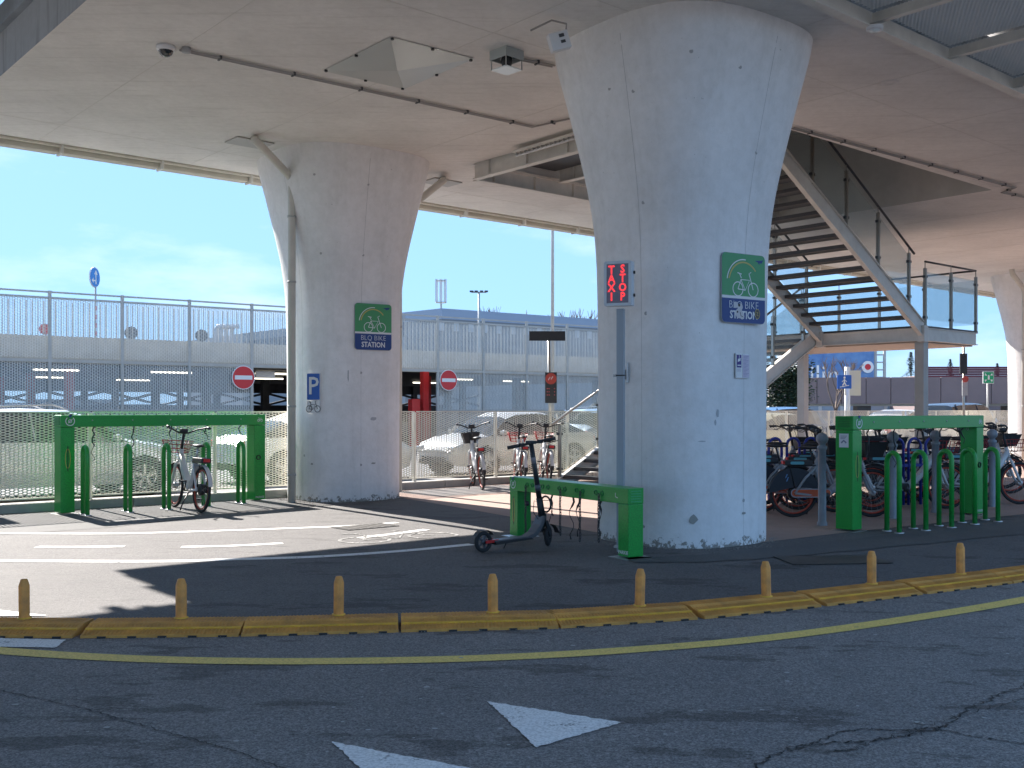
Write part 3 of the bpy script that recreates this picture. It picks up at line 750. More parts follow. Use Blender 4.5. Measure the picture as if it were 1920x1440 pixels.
# caged tube lamp by the opening
a_, b_ = CE(968, 286, 5.60), CE(1082, 252, 5.60)
tl = thing('tube_lamp', 'caged fluorescent tube lamp beside the stair opening', 'lamp', a_)
MB().beam(a_, b_, .16, .03).build('tray', M_cchan, tl, world=True)
MB().tube([a_-Vector((0, 0, .05)), b_-Vector((0, 0, .05))], .02, 8).build('tube', M_swhite, tl, world=True)
cg = MB(); n_ = 14
for k in range(n_): q = a_.lerp(b_, (k+.5)/n_); cg.box(q-Vector((0, 0, .035)), (.006, .10, .035), math.atan2((b_-a_).y, (b_-a_).x))
cg.build('cage', M_steelg, tl, world=True)
tag(MB().lathe([(.055, 0), (.075, -.012), (.12, -.012), (.13, 0)], CE(1666, 155, 5.68), 24).build('ceiling_ring', M_deck), 'round cast ring mark on the ceiling right of the big column', 'ceiling ring')

# mesh gantry beyond the near edge (top right)
gt = thing('mesh_gantry', 'steel gantry with expanded mesh panels along the near deck edge', 'gantry', UW(10, -6, 5.7))
def hexmesh(W, H, cw, ch, hole=.62, tilt=.012, edge=0.0):
    """sheet of expanded metal in the x-z plane, origin at the lower left corner"""
    m = MB(); a = cw*.36; b = cw*.14; dx = a+b; h = ch/2
    nx = int(W/dx); nz_ = int(H/ch); sxx = W/(nx*dx); szz = H/(nz_*ch); 
    for i in range(nx):
        for j in range(nz_):
            cx = (i+.5)*dx; cz = (j+.5)*ch + (h/2 if i % 2 else -h/2)
            o_ = [(-a, 0), (-b, h), (b, h), (a, 0), (b, -h), (-b, -h)]
            i0 = len(m.v)
            for k, (x, z) in enumerate(o_):
                m.v.append(Vector(((cx+x)*sxx, 0, (cz+z)*szz)))
            for k, (x, z) in enumerate(o_):
                y = 0 if k in (0, 3) else (-tilt if k in (1, 2) else tilt)
                m.v.append(Vector(((cx+x*(hole+.06))*sxx, y, (cz+z*hole)*szz)))
            for k in range(6):
                k2 = (k+1) % 6; m.f.append((i0+k, i0+k2, i0+6+k2, i0+6+k)); m.sm.append(False)
    return m
gm = hexmesh(1.62, 2.2, .075, .045, .55, .010)
gme = None
M_gm = mat('gantry_mesh', (.72, .72, .71), .5, .0)
for k in range(6):
    a = 8.55+1.70*k
    Mx = Matrix.Translation(UW(a+.04, -5.98, 5.80)) @ Matrix.Rotation(UANG, 4, 'Z') @ Matrix.Rotation(PI/2, 4, 'X')
    if gme is None: gme = gm.build('mesh_panel', M_gm, gt); o = gme
    else: o = gme.copy(); COL.objects.link(o)
    o.parent = gt; mm = TR[gt.name].inverted() @ Mx; o.location = mm.to_translation(); o.rotation_euler = (Mx.to_euler())
    o.rotation_euler = (mm.to_euler()); o['kind'] = 'stuff'
    c_ = MB(); q0, q1 = UW(a, -6.0, 5.72), UW(a, -3.2, 5.72)
    c_.beam(q0, q1, .015, .11); c_.beam(q0-Vector((0, 0, .055)), q1-Vector((0, 0, .055)), .08, .014); c_.build('cross_beam', M_cchan, gt, world=True)
c_ = MB(); c_.beam(UW(3.5, -6.03, 5.70), UW(30, -6.03, 5.70), .02, .20); c_.beam(UW(3.5, -6.0, 5.60), UW(30, -6.0, 5.60), .12, .016); c_.build('edge_beam', M_cchan, gt, world=True)
MB().box(UW(16, -4.2, 6.35), (27, 4.0, .08), UANG).build('added_mesh_cover', mat('added_cover_grey', (.50, .50, .50), .6, var=.2), gt, world=True)  # plate added above the mesh, sized to keep sky and overhead light out
wl = thing('bulkhead_lamp', 'round white bulkhead lamp at the corner of the mesh gantry', 'lamp', CE(1640, 50, 5.60))
MB().lathe([(.0005, -.06), (.045, -.055), (.06, -.04)], seg=20).build('glass', mat('lens_white', (.8, .85, .85), .2), wl)
MB().lathe([(.06, -.04), (.085, -.04), (.09, 0)], seg=20).build('ring', M_swhite, wl)

# ------------------------------------------------------------------ low mesh fence
FBB = kb-.14
def mounted(mb, name, mt, root, M, proto=None):
    o = mb.build(name, mt, root) if proto is None else proto.copy()
    if proto is not None: COL.objects.link(o); o.parent = root
    mm = TR[root.name].inverted() @ M; o.location = mm.to_translation(); o.rotation_euler = mm.to_euler(); return o
fence = thing('mesh_fence', 'long low cream fence of expanded metal mesh on the kerb', 'fence', UW(-2, FBB, .14))
pm = hexmesh(1.95, 1.24, .118, .038, .60, .010)
proto = None; fprot = None
for k in range(21):
    a = -2.6+2.0*k
    Mx = Matrix.Translation(UW(a+.025, FBB, .21)) @ Matrix.Rotation(UANG, 4, 'Z')
    o = mounted(pm, 'mesh_panel', M_cream, fence, Mx, proto); proto = proto or o; o['kind'] = 'stuff'
    if fprot is None:
        fm = MB()
        fm.box((.975, 0, -.012), (1.95, .03, .022)); ft = MB(); ft.box((.975, 0, 1.25), (1.95, .03, .022)); ftp = mounted(ft, 'frame_rail', M_cream, fence, Mx)
        fprot = mounted(fm, 'frame_rail', M_cream, fence, Mx)
        ppm = MB(); ppm.box((-.025, .045, .54), (.055, .05, 1.40)); ppo = mounted(ppm, 'post', M_cchan, fence, Mx)
    else:
        mounted(None, None, None, fence, Mx, fprot); mounted(None, None, None, fence, Mx, ppo); mounted(None, None, None, fence, Mx, ftp)

# ------------------------------------------------------------------ racks
def logo(root, x, y, z, r, name='round_logo'):
    m = MB(); m.rib(arcpts(x, z, r, math.radians(130), math.radians(410), 22), r*.20, y-.001)
    m.rib(circ(x, z, r*.36, 12), r*.14, y-.0012, closed=True); m.rib([(x-r*.45, z-r*.45), (x+r*.5, z+r*.45)], r*.16, y-.0014)
    m.build(name, M_swhite, root)
    c = MB(); c.plate([(x-r*.5, z+r*1.35), (x+r*.1, z+r*1.5), (x+r*.5, z+r*1.35), (x, z+r*.75)], y-.0026, y-.001); c.build(name, M_navy, root)
def bike_rack(label, org, ang, mirror=False):
    o = thing('bike_rack_frame', label, 'bike rack', org, ang, 'green frames with a top beam over the cycle hoops')
    Ls = 3.1; H = 1.42; w = .20
    for x, lb_ in ((0, None), (Ls, None)):
        MB().box((x, 0, (H-.17)/2+.012), (w, .24, H-.17-.03)).build('post', M_green, o, bevel=.008)
        MB().box((x, 0, .006), (w+.09, .33, .012)).build('base_plate', M_alu, o)
    MB().box((Ls/2, 0, H-.085), (Ls+w, .25, .17)).build('beam', M_green, o, bevel=.008)
    sl_ = MB()
    for k in range(6): sl_.box((-w/2-.004, 0, H-.13+.021*k), (.01, .17, .008))
    sl_.build('louvre', mat('green_dark', (.008, .17, .03), .4), o)
    logo(o, .03, -.128, H-.085, .062)
    nd_ = MB()
    for k in range(5): nd_.lathe([(.0005, -.010), (.008, -.008), (.01, 0)], (.35+.6*k, -.126, H-.075), 8, axis='Y'); 
    nd_.build('rivets', M_alu, o)
    pl = MB(); q = arcpts(.0, .80, .05, -PI/2, PI/2, 10, .14); q2 = arcpts(.0, .80, .05, PI/2, 1.5*PI, 10, .14)
    pl.rib([(x*.7, z) for x, z in q], .009, -.1215); pl.rib([(x*.7, z) for x, z in q2], .009, -.1217); pl.build('leaf_mark', M_gold, o)
    ld = MB(); ld.rib([(0, .62), (0, .98)], .012, -.1222); ld.build('leaf_mark', M_black, o)
    text('PARKIE', .05, (Ls, -.1215, .07), o, M_swhite)
    bi = MB(); bike_icon(bi, Ls+.0, H-.11, .10, .006, -.1262); bi.build('bicycle_mark', M_swhite, o)
    MB().torus((Ls-.03, -.128, .72), .035, .008, 'Y', 16, 6).build('lock_ring', M_black, o)
    for k in range(5):       # dangling locking cables
        x = .42+.6*k; pts = [(x, -.02, H-.17)]; zz = H-.17; n = 9 if k < 2 else 5 if k == 2 else 4
        for j in range(n): zz -= .05+.012*(j % 2); pts.append((x-.02+.028*math.sin(j*1.9+k), -.02+.02*math.cos(j*1.3), zz))
        MB().tube(pts, [.010 if j < n*.6 else .005 for j in range(len(pts))], 6).build('lock_cable', M_black, o)
        MB().torus((x+.11, -.02, H-.19), .022, .003, 'Y', 12, 5).build('ring', M_alu, o)
    return o
def hoop_proto():
    o = thing('cycle_hoop', 'hoop', 'cycle hoop')
    pts = [(0, -.115, .0), (0, -.115, .85)] + [(0, .115*-math.cos(PI*k/10), .85+.115*math.sin(PI*k/10)) for k in range(1, 10)] + [(0, .115, .85), (0, .115, 0)]
    MB().tube(pts, .031, 12).build('tube', M_green, o)
    for y in (-.115, .115): MB().lathe([(.0, .012), (.058, .012), (.058, 0)], (0, y, 0), 14).build('foot_plate', M_alu, o)
    return o
RL = Vector((-6.42, 14.92, 0)); RLa = math.atan2(.70, .715)
RR = Vector((4.16, 12.85, 0)); RRa = math.atan2(.635, .772)
bike_rack('green cycle rack frame at the left in front of the mesh fence', RL, RLa)
rr_ = bike_rack('green cycle rack frame at the right in front of the shared bikes', RR, RRa)
nt_ = MB().plate([(-.065, -.085), (.065, -.085), (.065, .085), (-.065, .085)], -.003, .0); no = nt_.build('notice', M_swhite, rr_)
no.location = (-.1035, .0, 1.12); no.rotation_euler = (0, 0, -PI/2)
nl = MB()
for k in range(3): nl.rib([(-.045, .055-.016*k), (.045-.012*k, .055-.016*k)], .006, -.0045)
nl.rib([(-.035, -.03), (.0, .0), (.035, -.03)], .02, -.0045); o2 = nl.build('print', mat('print_grey', (.2, .22, .3), .5), rr_); o2['kind'] = 'stuff'; o2.location = no.location; o2.rotation_euler = no.rotation_euler
hp_ = hoop_proto(); first = True
ordn = ['nearest', 'second', 'third', 'fourth', 'farthest']
for i, (u, v) in enumerate([(153, 967), (234, 961.5), (307, 956.5), (382, 950.5), (448, 945)]):
    p = G(u, v+1); place(hp_, first, '%s green cycle hoop %s the left rack frame' % (ordn[i], 'under'), (p.x, p.y+.12, .008), RLa-.12, 'green hoops under the left rack frame'); first = False
for i, (u, v, u2, v2) in enumerate([(1663, 997, 1686, 1001), (1712.5, 992, 1736, 996), (1761, 986.5, 1784, 991), (1804, 981, 1828, 984), (1848, 976, 1870.5, 979)]):
    p = (G(u, v)+G(u2, v2))/2; place(hp_, False, '%s green cycle hoop beside the right rack frame, counted from the left' % ['first', 'second', 'middle', 'fourth', 'last'][i], (p.x, p.y, .008), math.atan2(.07, .22), 'green hoops beside the right rack frame')

# scooter rack with chains
SR = Vector((.10, 12.28, 0)); SRe = Vector((1.20, 10.52, 0)); dv = SRe-SR; sra = math.atan2(dv.y, dv.x); SLn = dv.length
sr = thing('scooter_rack', 'low green scooter rack with black chains in front of the big column', 'scooter rack', SR, sra)
H = .71
for x in (0, SLn):
    MB().box((x, 0, (H-.16)/2+.01), (.17, .19, H-.18)).build('post', M_green, sr, bevel=.006)
    MB().box((x, 0, .006), (.30, .34, .012)).build('base_plate', M_alu, sr)
MB().box((SLn/2, 0, H-.08), (SLn+.17, .20, .16)).build('beam', M_green, sr, bevel=.006)
logo(sr, .0, -.103, H-.08, .052)
q = MB()
for k in range(5): q.box((SLn+.0855+.001, .0, H-.135+.026*k), (.006, .13, .010))
q.build('louvre', mat('green_light', (.03, .34, .12), .4), sr)
q = MB(); q.rib([(SLn-.12, H-.055), (SLn-.12, H-.095), (SLn-.08, H-.105)], .008, -.1015); q.build('arrow_mark', M_swhite, sr)
text('PARKIE', .05, (SLn, -.0965, .06), sr, M_swhite, off=.0008)
pl = MB()
for s_ in (-1, 1): pl.rib([(s_*x*.6, z) for x, z in arcpts(.0, .32, .04, -PI/2, PI/2, 10, .14)], .008, -.0962)
pl.build('leaf_mark', M_gold, sr); MB().rib([(0, .15), (0, .48)], .01, -.0967).build('leaf_mark', M_black, sr)
xs = [.30, .62, .95, 1.28, 1.62]
for k in range(5):
    for j in (0, 1):
        MB().torus((xs[k]+j*.11, -.104, H-.075), .024, .005, 'Y', 16, 6).build('eye_ring', mat('green_light2', (.02, .20, .06), .35), sr)
def chain(x, z0, z1, y):
    m = MB(); z = z0; k = 0
    while z > z1:
        pts = []
        for j in range(10):
            t = 2*PI*j/10; a_ = .010*math.cos(t); b__ = .021*math.sin(t)
            pts.append((x+(a_*1.3 if k % 2 else 0)+.004*math.sin(k), y+(0 if k % 2 else a_), z+b__))
        m.tube(pts, .0050, 5, closed=True); z -= .031; k += 1
    return m.build('chain', M_chain, sr)
for x, z1 in ((.30, .08), (1.0, .14), (1.37, .10), (1.70, .14)): chain(x, H-.10, z1, -.122)
for x, n in ((.78, 4), (1.17, 9), (1.29, 8), (1.68, 7)):
    pts = [(x, -.07, H-.15)]; z = H-.16
    for j in range(n): z -= .045; pts.append((x+.03*math.sin(j*1.1+x*7), -.09+.012*math.cos(j), z))
    MB().tube(pts, [.012 if j < 3 else .004 for j in range(len(pts))], 6).build('lock_cable', M_black, sr)
    MB().tube([pts[-1], (pts[-1][0]+.02, -.09, pts[-1][2]-.05)], .008, 6).build('plug', M_black, sr)
MB().lathe([(.0005, -.014), (.03, -.012), (.03, .01)], (.30, -.10, .42), 12, axis='Y').build('padlock', M_chain, sr)

# ------------------------------------------------------------------ wheels and bikes
def wheel(root, c, R=.335, rim=M_rimo, hubr=.035, spokes=True, tyre=.022):
    w = MB().torus(c, R-tyre, tyre, 'Y', 36, 8).build('wheel', M_blackm, root)
    MB().torus(c, R-tyre*2-.012, .013, 'Y', 36, 6).build('rim', rim, w)
    MB().lathe([(.0005, -.04), (hubr*.6, -.04), (hubr, -.03), (hubr, .03), (hubr*.6, .04), (.0005, .04)], c, 14, axis='Y').build('hub', M_black if hubr > .05 else M_alu, w)
    if spokes:
        s = MB()
        for k in range(20):
            t = 2*PI*k/20; s_ = .025*(1 if k % 2 else -1)
            s.tube([Vector(c)+Vector((hubr*math.cos(t+.4*(1 if k % 4 < 2 else -1)), s_, hubr*math.sin(t+.4*(1 if k % 4 < 2 else -1)))), Vector(c)+Vector(((R-.05)*math.cos(t), 0, (R-.05)*math.sin(t)))], .0014, 3, cap=False)
        s.build('spokes', M_alu, w)
    return w
def bike(label, basket='red', cover=False, frame=M_w, rim=M_rimo, name='shared_bicycle', text_=False):
    o = thing(name, label, 'bicycle')
    wheel(o, (0, 0, .335), hubr=.085, rim=rim); wheel(o, (1.10, 0, .335), rim=rim, hubr=.045)
    f = MB()
    f.tube([(.90, 0, .90), (.935, 0, .74)], .032, 10)                                     # head tube
    f.tube([(.915, 0, .82), (.78, 0, .62), (.60, 0, .42), (.44, 0, .30)], [.042, .056, .056, .048], 10)   # down tube
    f.tube([(.44, 0, .30), (.36, 0, .52), (.29, 0, .74)], [.046, .040, .032], 10)         # seat tube
    for s_ in (-1, 1):
        f.tube([(.42, s_*.03, .30), (.20, s_*.07, .315), (0, s_*.075, .335)], .020, 6)
        f.tube([(.31, s_*.02, .70), (.15, s_*.065, .55), (0, s_*.075, .335)], .018, 6)
    f.build('frame', frame, o)
    fk = MB(); 
    for s_ in (-1, 1): fk.tube([(.94, s_*.035, .72), (.955, s_*.065, .66), (1.06, s_*.065, .40), (1.10, s_*.06, .335)], [.020, .024, .019, .013], 8)
    fk.tube([(.94, -.04, .72), (.94, .04, .72)], .016, 6); fk.build('fork', frame, o)
    for cx, a0, a1, nm in ((0, 25, 170, 'rear_mudguard'), (1.10, 35, 150, 'front_mudguard')):
        m = MB(); n = 14; r0 = .362
        for k in range(n+1):
            t = math.radians(a0+(a1-a0)*k/n)
            for yy, rr in ((-.032, r0-.012), (-.018, r0), (.018, r0), (.032, r0-.012)): m.v.append(Vector((cx+rr*math.cos(t), yy, .335+rr*math.sin(t))))
        for k in range(n):
            for j in range(3): m.f.append((4*k+j, 4*k+j+1, 4*k+5+j, 4*k+4+j)); m.sm.append(True)
        m.build(nm, frame if nm == 'rear_mudguard' and not cover else M_black, o)
    if cover:
        poly = [(-.345, .34)] + arcpts(0, .335, .352, math.radians(176), math.radians(8), 18) + [(.35, .40), (.0, .42)]
        for y in (-.058, .05): MB().plate([(x, z) for x, z in reversed(poly)], y, y+.008).build('wheel_skirt', mat('skirt_navy', (.012, .016, .028), .45), o)
        z_ = MB(); z_.rib([(-.10, .60), (-.125, .545), (-.085, .56), (-.11, .50)], .014, -.0605); z_.build('bolt_mark', mat('mark_blue', (.10, .25, .5), .4), o)
    cc = MB(); cc.plate(rrect(-.05, .285, .50, .395, .05), -.082, -.066); cc.build('chain_case', M_orange if cover else M_black, o)
    cb = MB(); cb.rib(rrect(-.05, .285, .50, .395, .05), .014, -.0835, closed=True); cb.build('chain_case_rim', M_gframe, o)
    # crank, pedals
    ck = MB(); ck.lathe([(.0005, -.09), (.045, -.09), (.045, -.05)], (.44, 0, .30), 14, axis='Y')
    ck.tube([(.44, -.095, .30), (.44, .10, .30)], .012, 6); ck.tube([(.44, -.095, .30), (.52, -.105, .16)], .011, 6); ck.tube([(.44, .095, .30), (.36, .105, .44)], .011, 6); ck.build('crank', M_black, o)
    for x, y, z in ((.52, -.155, .16), (.36, .155, .44)): MB().box((x, y, z), (.09, .09, .022)).build('pedal', M_black, o)
    # seat post and saddle
    MB().tube([(.29, 0, .72), (.235, 0, .94)], .014, 8).build('seat_post', M_alu if not cover else M_black, o)
    sd_ = MB()
    prof = [(-.02, .0, .012), (.06, .075, .022), (.13, .085, .024), (.20, .045, .022), (.30, .022, .016)]
    ring = []
    for x, hw, th in [(-.035, .03, .008)] + prof[1:] + [(.315, .008, .006)]:
        xx = .10+x; ring.append([(xx, hw*math.cos(t), .965+th*math.sin(t)) for t in [2*PI*j/10 for j in range(10)]])
    i0 = 0
    for rg in ring: sd_.v += [Vector(p) for p in rg]
    for k in range(len(ring)-1):
        for j in range(10): sd_.f.append((k*10+j, k*10+(j+1) % 10, (k+1)*10+(j+1) % 10, (k+1)*10+j)); sd_.sm.append(True)
    sd_.f.append(tuple(range(9, -1, -1))); sd_.sm.append(False); sd_.f.append(tuple(range(50, 60))); sd_.sm.append(False)
    sd_.build('saddle', M_black, o)
    # stem and bar
    MB().tube([(.905, 0, .88), (.855, 0, 1.13)], .020, 8).build('stem', M_black, o)
    hb = MB().tube([(.65, -.31, 1.225), (.73, -.30, 1.23), (.82, -.20, 1.20), (.86, -.07, 1.14), (.86, .07, 1.14), (.82, .20, 1.20), (.73, .30, 1.23), (.65, .31, 1.225)], .0125, 8).build('handlebar', M_black, o)
    for s_ in (-1, 1):
        MB().tube([(.61, s_*.312, 1.223), (.72, s_*.302, 1.232)], .019, 8).build('grip', M_black, o)
        MB().tube([(.79, s_*.25, 1.21), (.72, s_*.27, 1.17), (.66, s_*.275, 1.175)], .006, 5).build('brake_lever', M_black, o)
    MB().box((.86, 0, 1.175), (.07, .11, .06)).build('console', M_black, o, bevel=.01)
    MB().tube([(.83, .12, 1.18), (.93, .10, 1.24), (1.0, .05, 1.0), (.96, .03, .8)], .004, 5).tube([(.83, -.12, 1.18), (.95, -.09, 1.23), (.99, -.04, .98), (.95, -.03, .8)], .004, 5).build('brake_cable', M_black, o)
    if basket == 'black':
        b = MB(); z0, z1 = .84, 1.04
        P0 = [(.97, -.12), (1.20, -.12), (1.20, .12), (.97, .12)]; P1 = [(.94, -.17), (1.27, -.17), (1.27, .17), (.94, .17)]
        for k in range(4):
            k2 = (k+1) % 4; b.quad((*P0[k], z0), (*P0[k2], z0), (*P1[k2], z1), (*P1[k], z1))
        b.quad(*[(*p, z0) for p in P0]); b.build('basket', M_black, o)
        MB().tube([(*p, z1) for p in P1], .009, 6, closed=True).build('basket_rim', M_black, o)
    elif basket == 'red':
        b = MB(); zs = (.84, .90, .96, 1.02)
        for i, z in enumerate(zs):
            e = .02*i; b.tube([(.97-e*.4, -.13-e, z), (1.20+e, -.13-e, z), (1.20+e, .13+e, z), (.97-e*.4, .13+e, z)], .0045, 5, closed=True)
        for t in range(6):
            y = -.13+.052*t; b.tube([(1.20, y, .84), (1.26, y*1.4, 1.02)], .004, 5)
            x = .97+.046*t
            for s_ in (-1, 1): b.tube([(x, s_*.13, .84), (.96+(.30/5)*t, s_*.19, 1.02)], .004, 5)
        for t in range(4): b.tube([(.97+.075*t, -.13, .84), (.97+.075*t, .13, .84)], .004, 5)
        b.build('basket', mat('red_wire', (.42, .03, .03), .4), o)
    MB().tube([(.93, 0, .84), (1.08, 0, .835)], .010, 6).build('basket_bracket', M_black, o)
    # rear carrier with battery
    rk = MB()
    for s_ in (-1, 1): rk.tube([(.02, s_*.065, .345), (-.06, s_*.07, .70), (.30, s_*.05, .72)], .007, 5)
    rk.build('carrier_stay', M_black, o)
    MB().box((.06, 0, .755), (.38, .15, .075)).build('battery', M_black, o, bevel=.012)
    MB().plate(rrect(-.06, .735, .13, .775, .015), -.0775, -.0755).build('battery_label', M_teal, o)
    MB().box((-.14, 0, .76), (.03, .09, .045)).build('tail_light', M_red, o)
    MB().tube([(.33, .06, .29), (.28, .16, .14), (.25, .21, .02)], .010, 6).build('kickstand', M_black, o)
    if text_: text('on', .09, (.68, -.048, .53), o, mat('text_red', (.5, .05, .05), .5), rot=(PI/2, -.85, 0))
    return o
def aim(r, f): return math.atan2(f[1]-r[1], f[0]-r[0])
b_red = bike('white shared bicycle with red wire basket leaning at the left rack', 'red')
b_blk = bike('white shared bicycle with black basket parked alone by the fence', 'black')
b_cov = bike('electric bicycle with navy rear skirt and orange chain case, nearest of the cluster', 'black', cover=True, frame=M_gframe)
b_txt = bike('white shared bicycle with red lettering on its frame, among the right cluster', 'red', text_=True)
b_dark = bike('dark shared bicycle', 'black', frame=M_gframe, rim=M_black)
r0 = Vector((-4.50, 15.02, .008)); place(b_red, True, 'white shared bicycle with red basket leaning at the left rack', r0, math.radians(127), 'shared bicycles', tilt=0)
b_red.rotation_euler = (math.radians(3), 0, math.radians(127))
place(b_blk, True, 'white shared bicycle with black basket parked alone near the left column', (-.55, 19.25, .01), math.radians(101), 'shared bicycles', tilt=-.06)
place(b_red, False, 'shared bicycle with red basket right behind the scooter handlebar', (.20, 20.0, .01), math.radians(97), 'shared bicycles', tilt=.05)
place(b_red, False, 'shared bicycle with red basket beside the stair glass', (.72, 20.55, .01), math.radians(96), 'shared bicycles', tilt=.06)
place(b_cov, True, 'grey electric bicycle with navy rear skirt and orange chain case, nearest of the right cluster', (3.90, 14.42, .008), 0.02, 'shared bicycles')
cl = [(b_cov, (3.60, 15.05), .05, 'second electric bicycle with navy skirt, half hidden by the big column'),
      (b_txt, (4.25, 15.5), -.05, 'white bicycle with lettered frame behind the tall grey bollard'),
      (b_dark, (3.9, 16.2), .06, 'dark bicycle third row back between column and green post'),
      (b_dark, (4.6, 16.75), -.02, 'dark bicycle with black basket behind the near green post'),
      (b_txt, (5.45, 15.6), .04, 'white bicycle with lettered frame seen through the right rack'),
      (b_cov, (5.0, 17.6), .05, 'electric bicycle with navy skirt at the back of the cluster'),
      (b_txt, (6.3, 16.6), -.04, 'white bicycle with red basket under the far end of the right rack'),
      (b_dark, (5.6, 18.4), .03, 'dark bicycle deep in the cluster behind the second bollard'),
      (b_dark, (6.9, 17.6), .05, 'dark bicycle behind the far green post'),
      (b_blk, (7.75, 18.55), -.06, 'bicycle with black basket at the right edge, front wheel turned outwards'),
      (b_red, (4.2, 17.8), .04, 'bicycle with red basket farthest back beside the column'),
      (b_cov, (4.55, 16.3), .09, 'electric bicycle with navy skirt in the middle of the cluster'),
      (b_blk, (5.1, 16.9), -.08, 'white bicycle with black basket between the first two ball topped bollards'),
      (b_red, (6.9, 16.3), .07, 'white bicycle with red basket in front of the far green post'),
      (b_dark, (3.7, 17.0), .02, 'dark bicycle tight against the column at the back'),
      (b_blk, (6.0, 17.3), .05, 'white bicycle with black basket deep behind the right rack'),
      (b_txt, (7.3, 18.9), -.05, 'white bicycle with red basket at the back near the right edge'),
      (b_dark, (8.2, 19.6), .03, 'dark bicycle farthest back at the right edge')]
seen = set()
for pr, (x, y), a, lb_ in cl:
    ff = pr in (b_txt, b_dark) and pr.name not in seen; seen.add(pr.name)
    place(pr, ff, lb_, (x, y, .008), a, 'shared bicycles', tilt=random.uniform(-.08, -.02))

# electric scooter leaning at the rack
rw = Vector((-.30, 10.86, .0)); fw = Vector((.42, 11.42, 0)); sa = aim(rw, fw)
sc = thing('electric_scooter', 'black electric scooter with red details standing against the scooter rack', 'scooter', rw+Vector((0, 0, .008)), sa)
def swheel(c, R=.112):
    w = MB().torus(c, R-.022, .022, 'Y', 28, 8).build('wheel', M_blackm, sc)
    h = MB(); 
    for k in range(5):
        t = 2*PI*k/5; h.beam(Vector(c)+Vector((.02*math.cos(t), 0, .02*math.sin(t))), Vector(c)+Vector((.082*math.cos(t), 0, .082*math.sin(t))), .022, .012, up=(0, 1, 0))
    h.lathe([(.0005, -.02), (.03, -.02), (.03, .02), (.0005, .02)], c, 12, axis='Y'); h.torus(c, .078, .008, 'Y', 24, 5); h.build('rim', mat('rim_dark', (.10, .10, .11), .4, .5), w); return w
swheel((0, 0, .112)); WB = .88
fwh = swheel((0, 0, 0)); fwh.location = (WB, 0, .112); fwh.rotation_euler = (0, 0, .62)
dk = MB(); dk.tube([(0.02, 0, .12), (.14, 0, .115), (.55, 0, .125), (.66, 0, .17), (.74, 0, .30), (.775, 0, .36)], .001, 4)
M_neck = mat('scooter_grey', (.085, .09, .10), .45)
deckp = [(.10, .122), (.55, .132), (.64, .165), (.72, .25), (.765, .345), (.80, .33), (.765, .235), (.69, .135), (.60, .098), (.12, .088)]
MB().plate(list(reversed(deckp)), -.07, .07).build('deck', M_neck, sc, bevel=.012)
MB().plate(list(reversed([(x, z+.0) for x, z in [(.10, .112), (.58, .12), (.62, .10), (.12, .078)]])), -.076, .076).build('side_trim', M_black, sc)
m_ = MB(); 
for s_ in (-1, 1): m_.beam((0, s_*.045, .112), (.16, s_*.05, .118), .012, .03)
m_.build('rear_fork', M_red, sc)
mg = MB(); n = 10
for k in range(n+1):
    t = math.radians(30+120*k/n)
    for y in (-.035, .035): mg.v.append(Vector((.128*math.cos(t), y, .112+.128*math.sin(t))))
for k in range(n): mg.f.append((2*k, 2*k+1, 2*k+3, 2*k+2)); mg.sm.append(True)
mg.build('rear_mudguard', M_black, sc)
mf = MB(); n = 10
for k in range(n+1):
    t = math.radians(10+150*k/n)
    for y in (-.04, .04): mf.v.append(Vector((WB+.130*math.cos(t), y, .112+.130*math.sin(t))))
for k in range(n): mf.f.append((2*k, 2*k+1, 2*k+3, 2*k+2)); mf.sm.append(True)
mf.build('front_mudguard', M_black, sc)
top = Vector((.60, -.05, 1.13)); bot = Vector((.80, 0, .30))
fk = MB()
for s_ in (-1, 1): fk.beam((.815, s_*.05, .28), (WB, s_*.05, .112), .016, .035)
fk.lathe([(.0005, .24), (.045, .24), (.045, .36), (.0005, .36)], (.80, 0, 0), 12); fk.build('fork', M_black, sc)
MB().tube([bot, bot.lerp(top, .28)], [.042, .036], 10).build('folding_joint', M_black, sc)
MB().tube([bot.lerp(top, .26), top], [.030, .026], 12).build('stem', mat('stem_black', (.03, .032, .035), .35), sc)
MB().tube([bot.lerp(top, .74), bot.lerp(top, .82)], .0285, 12).build('stem_label', mat('label_grey', (.25, .22, .23), .5), sc)
MB().tube([bot.lerp(top, .38), bot.lerp(top, .46)], .033, 12).build('stem_label', mat('label_grey2', (.10, .11, .12), .5), sc)
hd = -Vector((.79, -.62, .20)).normalized()
hb0 = top + hd*.26; hb1 = top - hd*.27
hbm = MB().tube([hb0, hb0.lerp(hb1, .3), hb0.lerp(hb1, .7), hb1], .013, 8).build('handlebar', M_black, sc)
for t0, t1 in ((0, .26), (.74, 1.0)): MB().tube([hb0.lerp(hb1, t0), hb0.lerp(hb1, t1)], .020, 10).build('grip', M_black, sc)
for t0 in (.30, .68): MB().box(hb0.lerp(hb1, t0), (.05, .04, .04)).build('lever_clamp', M_black, sc); 
MB().tube([hb0.lerp(hb1, .72), hb0.lerp(hb1, .80)+Vector((.07, 0, -.02)), hb0.lerp(hb1, .96)+Vector((.06, 0, -.02))], .006, 5).build('brake_lever', M_black, sc)
MB().box(top+Vector((0, 0, .01)), (.07, .11, .035)).build('display', M_black, sc, bevel=.008)
MB().torus(bot.lerp(top, .20)+Vector((.03, -.06, 0)), .085, .011, 'X', 20, 6).build('lock_loop', M_black, sc)
MB().tube([bot.lerp(top, .22), (.70, .02, .50), (.68, .01, .38), (.74, 0, .30)], .004, 5).tube([bot.lerp(top, .25)+Vector((0, -.03, 0)), (.86, -.06, .5), (.90, -.05, .38), (.86, -.04, .26)], .004, 5).build('cable', M_black, sc)
